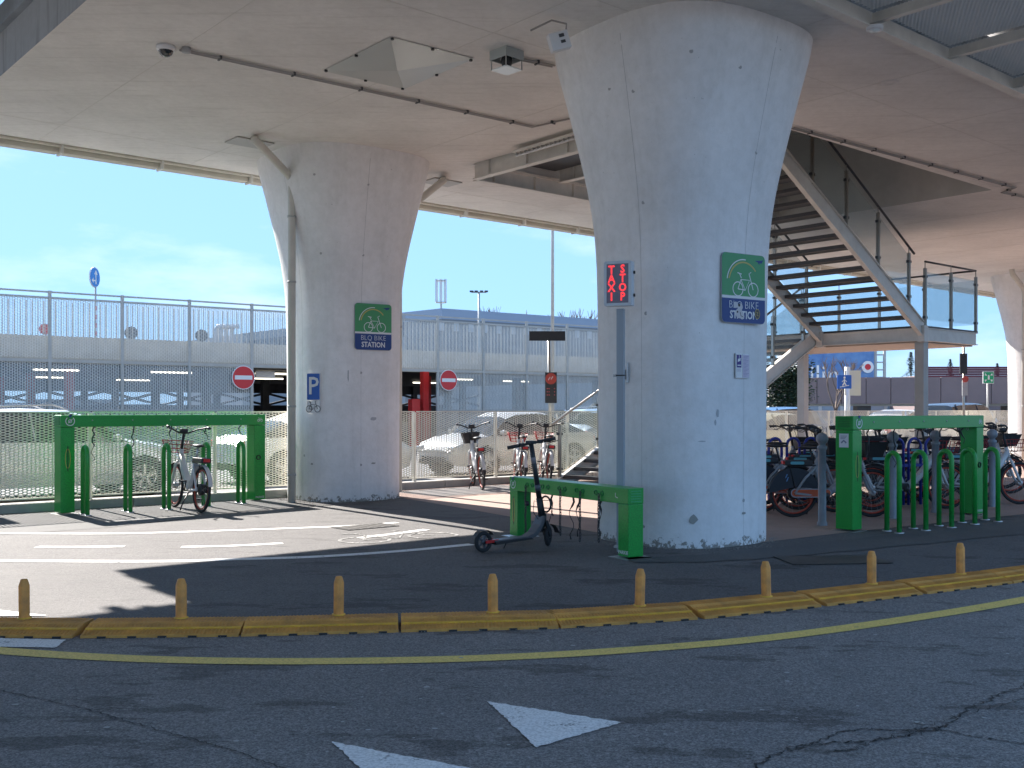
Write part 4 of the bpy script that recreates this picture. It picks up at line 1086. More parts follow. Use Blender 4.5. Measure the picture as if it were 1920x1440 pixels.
MB().tube([(.36, .06, .09), (.37, .13, .0)], .007, 6).build('kickstand', M_black, sc)

# ------------------------------------------------------------------ bollards and blue hoops
gb = thing('grey_bollard', 'b', 'bollard')
MB().lathe([(.065, 0), (.065, .05), (.052, .06), (.050, .98), (.062, .99), (.062, 1.03), (.042, 1.04)], seg=16).build('shaft', M_bolg, gb)
MB().lathe([(.042, 1.04)] + [(.078*math.sin(t), 1.125-.078*math.cos(t)) for t in [.6+2.5*k/9 for k in range(10)]] + [(.0005, 1.203)], seg=18).build('ball', M_bolg, gb)
for i, ((u, v), lb_) in enumerate(zip([(1541.5, 986.5), (1674, 973), (1754, 962), (1860.5, 951)], ['grey ball topped bollard between the big column and the near green post', 'grey ball topped bollard behind the first green hoop', 'grey ball topped bollard behind the middle green hoop', 'grey ball topped bollard behind the last green hoop'])):
    place(gb, i == 0, lb_, G(u, v), 0, 'grey ball topped bollards')
bh = thing('blue_hoop_stand', 'blue', 'cycle stand')
for y in (0, .34, .68):
    pts = [(0, y-.12, .0), (0, y-.12, .92)] + [(0, y-.12*math.cos(PI*k/10), .92+.12*math.sin(PI*k/10)) for k in range(1, 10)] + [(0, y+.12, .92), (0, y+.12, 0)]
    MB().tube(pts, .022, 10).build('hoop', M_bluep, bh)
MB().box((0, .34, .62), (.03, .85, .05)).build('cross_bar', M_bluep, bh)
place(bh, True, 'blue three hoop cycle stand among the bicycles near the column', (4.15, 16.4, .008), -1.2, 'blue cycle stands')
place(bh, False, 'blue three hoop cycle stand behind the right rack frame', (6.0, 16.2, .008), -1.2, 'blue cycle stands')

# ------------------------------------------------------------------ signs
def station_sign(label, c, ang, stickers=False):
    o = thing('station_sign', label, 'sign', c, ang, 'bike station signs fixed to the columns')
    W, H_ = .66, .76; x, z = W/2, H_/2
    MB().plate(rrect(-x, -z, x, z, .055), 0, .018).build('panel', M_sgrey, o)
    zs = -.085
    MB().plate(rrect(-x+.004, zs, x-.004, z-.004, .052, (0, 0, 1, 1)), -.003, 0).build('green_field', M_sgreen, o)
    MB().plate(rrect(-x+.004, -z+.004, x-.004, zs-.03, .052, (1, 1, 0, 0)), -.003, 0).build('navy_field', M_navy, o)
    MB().plate([(-x+.004, zs-.03), (x-.004, zs-.03), (x-.004, zs), (-x+.004, zs)], -.003, 0).build('white_band', M_swhite, o)
    b = MB(); bike_icon(b, .03, zs+.02, .40, .011, -.0042); b.build('bicycle_mark', M_swhite, o)
    MB().rib(arcpts(-.0, .06, .255, math.radians(172), math.radians(84), 18), .012, -.0044).build('white_arc', M_swhite, o)
    MB().rib(arcpts(.0, .06, .225, math.radians(170), math.radians(38), 22), .017, -.0046).build('gold_arc', M_gold, o)
    MB().plate([(.17, .315), (.30, .33), (.265, .285), (.245, .30), (.235, .275), (.215, .30)], -.0048, -.0032).build('bird_mark', M_navy, o)
    text('BLQ BIKE', .118, (0, -.0045, -.185), o, M_swhite, sx=.94, off=-.0022)
    text('STATION', .118, (0, -.0045, -.295), o, M_swhite, sx=.86, off=.0028)
    if stickers:
        s1 = MB(); s1.plate(circ(-.125, -.185, .035, 14), -.0062, -.0052); s1.plate(circ(-.06, -.205, .04, 14), -.0064, -.0050); s1.plate(circ(-.075, -.275, .055, 14), -.0066, -.0052); s1.plate(circ(-.03, -.305, .035, 14), -.0068, -.0054); s1.build('sticker', mat('sticker_pale', (.55, .53, .55), .5), o)
        s1 = MB(); s1.plate(circ(-.075, -.185, .018, 10), -.0078, -.007); s1.plate(circ(-.1, -.26, .012, 8), -.0078, -.007); s1.rib([(-.06, -.26), (-.05, -.30), (-.02, -.31)], .008, -.0076); s1.build('sticker_print', M_black, o)
        MB().plate([(x_*.7+.205, z_-.27) for x_, z_ in circ(0, 0, .058, 18)], -.0062, -.0052).build('sticker', mat('sticker_brown', (.07, .05, .05), .5), o)
        MB().rib([(x_*.7+.205, z_-.27) for x_, z_ in circ(0, 0, .052, 18)], .006, -.0068, closed=True).build('sticker_print', M_gold, o)
        MB().rib([(.19, -.25), (.215, -.255), (.195, -.28), (.22, -.29)], .008, -.0072).build('sticker_print', M_gold, o)
    return o
def zat(p, v): return CH + (HZ-v)/F*p.y
q_, an_ = faceA(700, 2.8, .045); q_.z = zat(q_, 613)
station_sign('green and navy bike station sign on the left column, clean', q_, math.radians(33))
q_, an_ = faceB(1394, 2.8, .045); q_.z = zat(q_, 541)
station_sign('green and navy bike station sign covered with stickers on the big column', q_, math.radians(33), True)
# parking plate and bicycle plate
q_, an_ = faceA(588, 1.9, .03); q_.z = zat(q_, 725)
ps = thing('parking_sign', 'blue parking sign with white letter P low on the left column', 'sign', q_, an_*.7)
MB().plate(rrect(-.125, -.22, .125, .22, .015), 0, .012).build('panel', M_swhite, ps)
MB().plate(rrect(-.115, -.21, .115, .21, .012), -.003, 0).build('blue_field', M_sblue, ps)
text('P', .40, (0, -.005, 0), ps, M_swhite, off=.004)
bs = thing('bicycle_plate', 'small white plate with a black bicycle below the parking sign', 'sign', Vector((q_.x, q_.y, zat(q_, 763))), an_*.7)
MB().plate(rrect(-.12, -.095, .12, .095, .01), 0, .01).build('panel', M_swhite, bs)
b = MB(); bike_icon(b, 0, -.07, .27, .010, -.002); b.build('bicycle_mark', M_black, bs)
# notice pair on the big column
no = thing('notice', 'two sheet purple and white video surveillance notice low on the big column', 'notice', Vector((*(faceB(1392, 2.0, .022)[0])[:2], zat(faceB(1392, 2.0, .02)[0], 686))), faceB(1392, 2.0)[1])
MB().plate(rrect(-.115, -.135, .115, .135, .006), 0, .01).build('frame', M_alu, no)
MB().plate([(-.108, -.13), (-.01, -.13), (-.01, .13), (-.108, .13)], -.002, 0).build('sheet', M_swhite, no)
MB().plate([(.0, -.13), (.11, -.13), (.11, .125), (.0, .125)], -.002, 0).build('sheet', mat('sheet_lilac', (.58, .52, .62), .5), no)
MB().plate([(-.098, -.02), (-.022, -.02), (-.022, .12), (-.098, .12)], -.0035, -.0025).build('purple_field', mat('purple', (.05, .025, .20), .5), no)
q = MB(); q.plate([(-.085, .04), (-.04, .055), (-.035, .085), (-.08, .075)], -.005, -.004); q.rib([(-.06, .085), (-.06, .115)], .008, -.005); q.rib([(-.09, .005), (-.03, .005)], .012, -.005); q.build('camera_mark', M_swhite, no)
q = MB()
for k in range(15): q.rib([(.008, .105-.0155*k), (.10-.02*((k*7) % 3), .105-.0155*k)], .004, -.003)
for k in range(3): q.rib([(-.098, -.035-.012*k), (-.03, -.035-.012*k)], .004, -.003)
q_o = q.build('print', mat('print_lilac', (.28, .22, .38), .5), no); q_o['kind'] = 'stuff'
# stains and fixings on the big column
# LED sign on its square pole
lp = Vector((1.145, 10.95, 0)); la = math.radians(-22)
ld = thing('led_sign', 'grey display box with red lit letters TAXI STOP on a square pole', 'sign', lp, la)
MB().box((0, 0, 1.28), (.075, .06, 2.56)).build('pole', mat('pole_grey', (.34, .37, .40), .45), ld)
MB().box((0, 0, .06), (.12, .12, .02)).build('base_plate', M_alu, ld)
m_ = MB(); zc_ = 2.585+.235; hw = .145; hh = .232
MB().box((-.01, -.02, zc_), (hw*2, .13, hh*2)).build('housing', mat('led_case', (.60, .63, .66), .4), ld, bevel=.006)
MB().plate([(-.01-hw+.022, zc_-hh+.025), (-.01+hw-.022, zc_-hh+.025), (-.01+hw-.022, zc_+hh-.025), (-.01-hw+.022, zc_+hh-.025)], -.0875, -.0855).build('display', mat('led_panel', (.22, .19, .23), .4), ld)
fm_ = MB(); X0, X1, Z0, Z1 = -.01-hw+.012, -.01+hw-.012, zc_-hh+.012, zc_+hh-.012
for q_ in (((X0, Z0), (X1, Z0)), ((X1, Z0), (X1, Z1)), ((X1, Z1), (X0, Z1)), ((X0, Z1), (X0, Z0))): fm_.rib(list(q_), .030, -.0895)
fm_.build('bezel', mat('led_case', (.60, .63, .66), .4), ld)
for z in (.12, -.12): MB().box((hw-.0, .01, zc_+z), (.014, .03, .03)).build('hinge', M_black, ld)
M_led = mat('led_red', (.8, .03, .04), .5, emit=((1, .05, .06), .16))
for k, ch in enumerate('TAXI'): text(ch, .118, (-.075, -.0892, zc_+.140-.094*k), ld, M_led, 'led_letter', sx=.92, off=.0035)
for k, ch in enumerate('STOP'): text(ch, .118, (.045, -.0892, zc_+.146-.096*k), ld, M_led, 'led_letter', sx=.86, off=.0035)
MB().box((0, -.0, 1.86), (.09, .075, .012)).build('cable_tie', M_black, ld)
sp = thing('socket_plate', 'white switch plate behind the square pole on the big column', 'electrical plate', Vector((*(faceB(1163, 1.9, .035)[0])[:2], 1.5+.41)), faceB(1163, 1.9)[1])
MB().plate(rrect(-.12, -.11, .12, .11, .006), 0, .02).build('plate', M_swhite, sp)
MB().box((.07, -.015, -.02), (.05, .03, .11)).build('switch', M_dark, sp)
text('SCP', .04, (-.075, -.002, -.03), sp, M_dark)

# ------------------------------------------------------------------ staircase
stc = thing('staircase', 'steel and glass stair with landing rising to the deck behind the big column', 'staircase', UW(14.55, -15.6, 0))
FA0, FA1, ZL = 14.55, 20.8, 3.27
s1 = ZL/(FA1-FA0)
def rail_post(a, b, zb, h=1.20, cl=True):
    m = MB(); 
    for s_ in (-1, 1): m.beam(UW(a+s_*.018, b, zb), UW(a+s_*.018, b, zb+h-.12), .06, .012, up=(UX, UY, 0))
    m.beam(UW(a, b, zb), UW(a, b, zb+h-.12), .045, .03, up=(UX, UY, 0))
    m.tube([UW(a, b, zb+h-.13), UW(a, b, zb+h)], .010, 6); m.build('baluster', M_steel, stc, world=True)
    c = MB()
    for z in (.18, h-.30):
        for s_ in (-1, 1): c.box(UW(a+s_*.05, b, zb+z), (.035, .05, .05), UANG)
    c.build('glass_clamp', M_dark, stc, world=True)
def flight(a0, a1, z0, z1, b0, b1, nstep, postsn, postsf, gl_n, gl_f):
    sl_ = (z1-z0)/(a1-a0); dz = -.10
    for b in (b0, b1):
        m = MB(); p, q = UW(a0, b, z0+dz), UW(a1, b, z1+dz)
        m.beam(p, q, .014, .30); 
        for s_ in (-1, 1): m.beam(p+Vector((0, 0, s_*.165)), q+Vector((0, 0, s_*.165)), .10, .016)
        m.build('stringer', M_cchan, stc, world=True)
    rn = (a1-a0)/nstep
    base = None
    for k in range(1, nstep):
        a = a0+rn*k; z = z0+(z1-z0)*k/nstep
        if base is None:
            m = MB(); m.box((0, 0, -.035), (abs(rn)+.0, abs(b1-b0)-.04, .07))
            base = m.build('tread', M_tread, stc); o = base
        else: o = base.copy(); COL.objects.link(o); o.parent = stc
        mm = TR[stc.name].inverted() @ (Matrix.Translation(UW(a+rn/2*.0, (b0+b1)/2, z)) @ Matrix.Rotation(UANG, 4, 'Z'))
        o.location = mm.to_translation(); o.rotation_euler = mm.to_euler()
    for b, ps_, in ((b1, postsn), (b0, postsf)):
        if not ps_: continue
        for a in ps_: rail_post(a, b, z0+(a-a0)*sl_+.06)
        for x, y in zip(ps_, ps_[1:]):
            x_, y_ = x+.05, y-.05; zx, zy = z0+(x_-a0)*sl_, z0+(y_-a0)*sl_
            g_ = MB()
            for q in ((b-.006,), (b+.006,)): pass
            A_, B_, C_, D_ = UW(x_, b, zx+.16), UW(y_, b, zy+.16), UW(y_, b, zy+1.08), UW(x_, b, zx+1.08)
            nrm = (UW(0, 1)-UW(0, 0)).normalized()*.005
            pts = [A_-nrm, B_-nrm, C_-nrm, D_-nrm, A_+nrm, B_+nrm, C_+nrm, D_+nrm]
            g_.v = pts; g_.f = [(0, 1, 2, 3), (7, 6, 5, 4), (0, 4, 5, 1), (1, 5, 6, 2), (2, 6, 7, 3), (3, 7, 4, 0)]; g_.sm = [False]*6
            g_.build('glass_panel', M_glass, stc, world=True)
        x0, x1 = ps_[0], ps_[-1]
        e0, e1 = x0-.22, x1+.22
        MB().tube([UW(e0, b, z0+(e0-a0)*sl_+1.27), UW(e1, b, z0+(e1-a0)*sl_+1.27)], .024, 10).build('handrail', M_steel if z0 == 0 else M_dark, stc, world=True)
BF, BN = -15.6, -13.6
flight(FA0, FA1, 0.0, ZL, BF, BN, 21, [FA0+.15, 15.7, 16.85, 18.0, 19.15, 20.3], [FA0+.08, FA0+1.22, 16.9, 18.05, 19.2, 20.35], 1, 1)
B2F, B2N = -13.48, -11.03
flight(FA1, 13.9, ZL+.02, ZL+.02+.575*6.9, B2F, B2N, 22, [14.6, 15.6, 16.75, 17.9, 19.05, 20.25], [14.6, 15.6, 16.75, 17.9, 19.05, 20.25], 1, 1)
LA1 = 23.2
ld_ = MB(); ld_.box(UW((FA1+LA1)/2+.05, (BF+B2N)/2, ZL-.02), (LA1-FA1+.1, B2N-BF, .05), UANG); ld_.build('landing_floor', M_tread, stc, world=True)
ld_ = MB(); ld_.box(UW((FA1+LA1)/2+.1, (BF+B2N)/2, ZL-.33), (LA1-FA1-.1, B2N-BF-.2, .03), UANG); ld_.build('landing_soffit', mat('soffit_panel', (.50, .42, .36), .6, var=.08), stc, world=True)
for (a, b, a2, b2) in ((FA1-.0, BF, FA1-.0, B2N), (LA1, BF, LA1, B2N), (FA1, B2N, LA1, B2N), (FA1, BF, LA1, BF)):
    m = MB(); m.beam(UW(a, b, ZL-.18), UW(a2, b2, ZL-.18), .014, .26); m.beam(UW(a, b, ZL-.05), UW(a2, b2, ZL-.05), .11, .015); m.beam(UW(a, b, ZL-.31), UW(a2, b2, ZL-.31), .11, .015)
    m.build('edge_channel', M_cchan, stc, world=True)
m = MB(); m.box(UW(FA1+.02, B2N-.0, ZL-.17), (.16, .16, .34), UANG); m.box(UW(FA1+.02, B2F, ZL-.17), (.16, .16, .36), UANG); m.build('corner_block', M_cchan, stc, world=True)
for a, b in ((FA1+.25, B2N-.15), (LA1-.3, BF+.25)):
    MB().box(UW(a, b, (ZL-.32)/2), (.20, .20, ZL-.32), UANG).build('support_post', M_steelg, stc, world=True)
def lrail(pts):
    for (a, b), (a2, b2) in zip(pts, pts[1:]):
        m = MB(); n = UW(a2, b2)-UW(a, b); t = n.normalized()*.05
        m.beam(UW(a, b, ZL+.64)+t, UW(a2, b2, ZL+.64)-t, .010, 1.0); m.build('glass_panel', M_glass, stc, world=True)
        MB().tube([UW(a, b, ZL+1.36), UW(a2, b2, ZL+1.36)], .022, 8).build('handrail', M_dark, stc, world=True)
    for a, b in pts: rail_post(a, b, ZL+.0, 1.34)
lrail([(FA1+.12, B2N), (FA1+1.25, B2N), (LA1, B2N), (LA1, -12.25), (LA1, -13.4), (LA1, -14.5), (LA1, BF), (FA1+1.25, BF), (FA1+.1, BF)])

# ------------------------------------------------------------------ cars
CARN = [0]
def car(label, loc, rz, col, H=1.46, Ln=4.3, suv=False, rails=False):
    o = thing('parked_car', label, 'car', loc, rz, 'cars behind the mesh fence')
    CARN[0] += 1; M_body = mat('car_paint_%d' % CARN[0], col, .25, .2, spec=.7)
    h = Ln/2; k = H/1.46; roof_end = -h+.35 if suv else -h+1.0
    # x, zlow, zbelt, ztop, hw, hwtop, flag
    st = [(-h, .42, .80*k, .82*k, .60, .50, 0), (-h+.06, .30, .90*k, .92*k, .78, .62, 0),
          (-h+.22, .24, .95*k, (1.05*k if suv else 1.0*k), .85, .66, 2), (roof_end, .22, .95*k, (1.38*k if suv else 1.28*k), .88, .60, 1), (roof_end+.5, .22, .94*k, 1.43*k, .89, .60, 1),
          (-.35, .22, .92*k, 1.46*k, .90, .60, 1), (.25, .22, .91*k, 1.44*k, .90, .60, 1), (.62, .22, .90*k, 1.34*k, .90, .60, 2), (1.22, .22, .90*k, .96*k, .89, .66, 0),
          (1.55, .22, .86*k, .92*k, .88, .66, 0), (h-.28, .23, .76*k, .82*k, .84, .62, 0), (h-.08, .26, .66*k, .70*k, .74, .52, 0), (h, .36, .58*k, .60*k, .58, .45, 0)]
    V = []; n = 13
    for x, zl, zb, zt, hw, ht, fl in st:
        half = [(hw*.94, zl), (hw, zl+.2), (hw, (zl+zb)/2+.05), (hw*.97, zb), (ht+.05, zt-.06), (ht*.8, zt-.01), (0, zt)]
        V += [Vector((x, -y, z)) for y, z in half] + [Vector((x, y, z)) for y, z in reversed(half[:-1])]
    B = MB(); Gm = MB(); B.v = V; Gm.v = V
    for i in range(len(st)-1):
        fl = st[i][6] if i >= 2 else 0
        for j in range(n-1):
            jj = j if j < 6 else 11-j
            q = (i*n+j, (i+1)*n+j, (i+1)*n+j+1, i*n+j+1)
            glass = (fl == 1 and jj == 3) or (fl == 2 and jj in (3, 4, 5))
            (Gm if glass else B).f.append(q); (Gm if glass else B).sm.append(not glass)
    B.f.append(tuple(range(n-1, -1, -1))); B.sm.append(False); B.f.append(tuple(range((len(st)-1)*n, len(st)*n))); B.sm.append(False)
    B.build('body', M_body, o)
    g2 = Gm.build('window', M_cglass, o)
    pl_ = MB()
    for s_ in (-1, 1):
        for x in (-.35, roof_end+.25): pl_.beam((x, s_*.885, .92*k), (x-.03, s_*.645, 1.40*k), .05, .02, up=(1, 0, 0))
    pl_.build('pillar', M_body, o)
    for x in (-h+.85, h-.85):
        for s_ in (-1, 1):
            a = MB(); a.lathe([(.0005, -.012), (.37, -.012), (.37, .012)], (x, s_*.893, .34), 20, axis='Y'); a.build('wheel_arch', M_black, o)
            w = MB().lathe([(.20, -.11), (.32, -.10), (.335, -.06), (.335, .06), (.32, .10), (.20, .11)], (x, s_*.80, .335), 24, axis='Y').build('wheel', M_blackm, o)
            r = MB(); r.lathe([(.0005, s_*.115), (.05, s_*.12), (.06, s_*.10)], (x, s_*.80, .335), 12, axis='Y')
            for q in range(5):
                t = 2*PI*q/5+.3; r.beam((x, s_*.905, .335), (x+.2*math.cos(t), s_*.905, .335+.2*math.sin(t)), .03, .05, up=(-math.sin(t), 0, math.cos(t)))
            r.torus((x, s_*.90, .335), .20, .02, 'Y', 20, 5); r.build('rim', M_alu, w)
    for s_ in (-1, 1):
        MB().box((h-.13, s_*.60, .62*k), (.22, .28, .11)).build('headlight', M_alu, o, bevel=.03)
        MB().box((-h+.07, s_*.66, .82*k), (.10, .2, .13)).build('tail_light', M_red, o, bevel=.02)
        MB().box((.95, s_*.98, .98*k), (.12, .16, .11)).build('mirror', M_body, o, bevel=.03)
        if rails: MB().tube([(roof_end+.35, s_*.60, 1.40*k), (roof_end+.5, s_*.60, 1.47*k), (.0, s_*.60, 1.52*k), (.25, s_*.60, 1.44*k)], .016, 6).build('roof_rail', M_alu, o)
    MB().box((h-.02, 0, .38), (.05, .9, .12)).build('grille', M_black, o)
    return o
car('silver white estate car with roof rails behind the left rack', (-8.1, 17.9, 0), UANG, (.62, .64, .67), 1.52, 4.6, True, True)
car('white hatchback facing left behind the fence at centre', (-.10, 24.9, 0), UANG+PI, (.70, .69, .66), 1.46, 4.4)
car('pale blue estate car behind the foot of the stairs', (3.2, 29.3, 0), UANG, (.38, .48, .62), 1.55, 4.6, True, True)
car('silver car at the far left edge behind the fence', (-12.3, 15.4, 0), UANG, (.55, .56, .58), 1.42, 4.4)
car('blue car with just its roof above the fence, right of the column', (9.8, 36.6, 0), UANG, (.10, .20, .36), 1.60, 4.6, True)
car('white car behind the fence above the right rack', (12.6, 33.5, 0), UANG, (.72, .72, .70), 1.50, 4.3)
car('dark van with red tail light beyond the right rack', (15.8, 36.5, 0), UANG, (.04, .05, .08), 1.74, 4.8, True)
car('yellowish beige car behind the fence between bollards', (7.6, 30.5, 0), UANG, (.52, .46, .28), 1.42, 4.2)
car('white hatchback behind the mesh between left rack and column', (-4.2, 22.2, 0), UANG, (.72, .72, .70), 1.45, 4.1)

# ------------------------------------------------------------------ tall mesh screen and parking garage
K = 3.5
def SC(u, z=0.): 
    v = 225-.063*u; Y = F*K/v; return Vector(((u-960)/F*Y, Y, z))
SD = Vector((.802, .597, 0)).normalized(); SN = Vector((-SD.y, SD.x, 0)); SANG = math.atan2(SD.y, SD.x)
an1 = SC(93); PW = 2.12
gar = thing('mesh_screen', 'tall grey mesh screen wall in front of the parking garage', 'screen wall', an1-SD*8)
an2 = SC(820)
mlo = hexmesh(PW-.1, 2.60, .135, .045, .60, .009); mhi = hexmesh(PW-.1, 1.78, .135, .045, .66, .008)
plo = phi = pst = None
D2 = (an2-an1).length
spans = [(k*PW) for k in range(-5, 3)] + [3*PW + (D2-3*PW)*j/3 for j in range(3)] + [D2+k*PW for k in range(0, 9)]
ends = spans[1:]+[spans[-1]+PW]
for s0, s1_ in zip(spans, ends):
    opening = 3*PW-.01 <= s0 < D2-.01
    Mx = lambda z: Matrix.Translation(an1+SD*(s0+.05)+Vector((0, 0, z))) @ Matrix.Rotation(SANG, 4, 'Z')
    if not opening:
        o = mounted(mlo, 'mesh_panel', M_screen, gar, Mx(.33), plo); plo = plo or o; o['kind'] = 'stuff'
    o = mounted(mhi, 'mesh_panel', M_screen, gar, Mx(3.05), phi); phi = phi or o; o['kind'] = 'stuff'
    o.scale = ((s1_-s0)/PW, 1, 1)
    a, b = an1+SD*s0, an1+SD*s1_
    for z_, w_2, h_2 in ([] if opening else [(.30, .05, .06), (1.48, .04, .05)]) + [(2.97, .07, .09), (4.85, .05, .06), (5.02, .05, .05)]:
        MB().beam(a+Vector((0, 0, z_)), b+Vector((0, 0, z_)), w_2, h_2).build('rail', M_steelg, gar, world=True)
    if not (opening and s0 > 3*PW+.01):
        MB().beam(a, a+Vector((0, 0, 5.06)), .09, .09, up=(SD.x, SD.y, 0)).build('post', M_steelg, gar, world=True)
    else: MB().beam(a+Vector((0, 0, 2.97)), a+Vector((0, 0, 5.06)), .09, .09, up=(SD.x, SD.y, 0)).build('post', M_steelg, gar, world=True)
bal = MB(); s = spans[0]
while s < ends[-1]:
    p = an1+SD*s+SN*.55; bal.beam(p+Vector((0, 0, 3.3)), p+Vector((0, 0, 4.8)), .018, .03, up=(SD.x, SD.y, 0)); s += .165
o = bal.build('bars', M_steelg, gar, world=True); o['kind'] = 'stuff'

pg = thing('parking_garage', 'open concrete parking garage behind the mesh screen', 'parking garage', an1)
def gbox(s0, s1_, d0, d1, z0, z1, name, mt, bevel=0):
    c = an1+SD*(s0+s1_)/2+SN*(d0+d1)/2; c.z = (z0+z1)/2
    return MB().box(c, (s1_-s0, d1-d0, z1-z0), SANG).build(name, mt, pg, world=True)
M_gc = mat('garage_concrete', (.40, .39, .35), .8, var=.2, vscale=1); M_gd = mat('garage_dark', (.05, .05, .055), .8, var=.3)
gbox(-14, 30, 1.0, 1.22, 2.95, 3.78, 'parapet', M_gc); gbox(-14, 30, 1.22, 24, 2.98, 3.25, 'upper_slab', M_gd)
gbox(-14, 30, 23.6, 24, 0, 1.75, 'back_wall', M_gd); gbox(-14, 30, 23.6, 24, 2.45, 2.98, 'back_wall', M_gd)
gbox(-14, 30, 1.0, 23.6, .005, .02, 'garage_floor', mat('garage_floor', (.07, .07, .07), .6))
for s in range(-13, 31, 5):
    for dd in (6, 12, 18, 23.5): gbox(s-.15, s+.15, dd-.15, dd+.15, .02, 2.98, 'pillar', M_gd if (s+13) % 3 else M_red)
xb = MB()
for s in range(-13, 30, 3):
    for (a, b) in (((s, 1.75), (s+3, 2.45)), ((s, 2.45), (s+3, 1.75))):
        p, q = an1+SD*a[0]+SN*23.5, an1+SD*b[0]+SN*23.5; p.z, q.z = a[1], b[1]; xb.beam(p, q, .12, .12)
xb.build('cross_brace', M_gd, pg, world=True)
M_lamp = mat('strip_light', (.9, .9, .85), .5, emit=((1, .93, .75), .6))
for s, dd in ((-10, 5), (-6, 9), (-3.2, 7), (0.6, 5), (2.4, 14), (4.6, 5), (8.2, 4), (10.5, 10), (13, 6), (15, 9), (18, 6), (20, 12), (22, 7), (-1, 15), (6.5, 16)):
    gbox(s, s+1.5, dd, dd+.10, 2.84, 2.90, 'strip_light', M_lamp)
gbox(7.2, 7.9, 1.6, 1.7, 2.62, 2.86, 'hanging_sign', M_swhite)
for s, z1 in ((13.5, 2.95),): gbox(s, s+.25, .6, .85, .02, z1, 'red_post', M_red)
gbox(13.0, 13.35, .6, .9, .02, 1.9, 'ticket_machine', M_red)
for i, (s, dd, cc, lb_) in enumerate([(-9, 8, (.5, .5, .52), 'silver car parked inside the garage at far left'), (-3, 9, (.55, .57, .6), 'pale car inside the garage behind the second mesh panel'), (1.2, 10, (.6, .6, .6), 'white car inside the garage behind the third mesh panel'), (5.0, 12, (.35, .05, .04), 'red car inside the garage left of the entrance'), (10.2, 13, (.6, .62, .65), 'white car seen through the dark garage entrance'), (17, 10, (.5, .5, .5), 'grey car inside the garage right of the entrance')]):
    p = an1+SD*s+SN*dd; c_ = car(lb_, (p.x, p.y, .02), SANG+.1, cc, 1.45, 4.2); c_['group'] = 'cars inside the parking garage'
def noentry(label, u, y, r):
    p = SC(u, CH+(HZ-y)/F*SC(u).y) - SN*.12
    o = thing('no_entry_sign', label, 'sign', p, SANG, 'no entry signs on the mesh screen')
    MB().plate(circ(0, 0, r, 32), 0, .03).build('panel', M_swhite, o); MB().plate(circ(0, 0, r*.93, 32), -.006, 0).build('red_disc', M_sred, o)
    MB().plate([(-r*.76, -r*.17), (r*.76, -r*.17), (r*.76, r*.17), (-r*.76, r*.17)], -.011, -.006).build('white_bar', M_swhite, o)
noentry('red no entry disc left of the garage entrance', 454, 708, .40)
noentry('red no entry disc right of the garage entrance', 838, 713, .40)
# fittings on the roof level of the garage
def rs(u, y, d=6): p = SC(u)+SN*d; Y = p.y; return P(u, y, Y)
def pole_to(o, p, z0, r=.04, mt=None): MB().tube([(p.x, p.y, z0), (p.x, p.y, p.z)], r, 8).build('pole', mt or M_steelg, o, world=True)
bp_ = rs(178, 520); bs_ = thing('direction_sign', 'round blue sign with white arrow on a tall pole above the screen', 'sign', (bp_.x, bp_.y, 3.25))
bs2 = MB(); 
r_ = .36; cy = Matrix.Rotation(math.radians(62), 3, 'Z')
def turned(mb, c, ang):
    R = Matrix.Rotation(ang, 3, 'Z'); mb.v = [Vector(c)+R@v for v in mb.v]; return mb
turned(MB().plate(circ(0, 0, r_, 24), 0, .03), bp_, math.radians(84)).build('panel', M_swhite, bs_, world=True)
turned(MB().plate(circ(0, 0, r_*.92, 24), -.01, 0), bp_, math.radians(84)).build('blue_disc', mat('sign_blue2', (.03, .22, .60), .4), bs_, world=True)
a_m = MB(); a_m.rib([(.05, -.24), (.05, .12)], .07, -.012); a_m.plate([(-.07, .10), (.17, .10), (.05, .27)], -.013, -.011); a_m.rib([(.05, -.12), (-.16, -.12)], .05, -.0125); a_m.plate([(-.12, -.22), (-.12, -.02), (-.24, -.12)], -.013, -.011)
turned(a_m, bp_, math.radians(84)).build('arrow_mark', M_swhite, bs_, world=True)
pole_to(bs_, bp_-Vector((0, -.05, .34)), 3.25, .035)
st_ = MB()
for k in range(6): st_.lathe([(.045, 0), (.045, .16)], (bp_.x, bp_.y+.05, 3.5+.30*k), 8)
st_.build('red_band', M_red, bs_, world=True)
for u, y, lb_ in ((246, 624, 'round mirror on the garage roof, left one'), (378, 629, 'round mirror on the garage roof, right one')):
    p = rs(u, y, 4); o = thing('traffic_mirror', lb_, 'mirror', (p.x, p.y, 3.25), group='round traffic mirrors on the garage roof')
    m = MB(); m.plate(circ(0, 0, .22, 20), 0, .04); turned(m, p, .5).build('disc', M_dark, o, world=True)
    pole_to(o, p+Vector((0, .08, 0)), 3.25, .03)
p = rs(84, 617, 4); o = thing('warning_lamp', 'small red round sign on the garage roof at far left', 'sign', (p.x, p.y, 3.25)); turned(MB().plate(circ(0, 0, .18, 16), 0, .04), p, .5).build('disc', M_red, o, world=True); pole_to(o, p+Vector((0, .08, 0)), 3.25, .03)
vd = thing('vent_pipes', 'row of curved white ventilation pipes beyond the garage roof', 'ventilation pipes', (rs(400, 640, 8).x, rs(400, 640, 8).y, 3.25))
for k in range(4):
    p = rs(404+10*k, 640, 8); MB().tube([(p.x, p.y, 3.25), (p.x, p.y, p.z+.45), (p.x+.1, p.y, p.z+.58), (p.x+.3, p.y, p.z+.6)], .09, 8).build('pipe', M_swhite, vd, world=True)
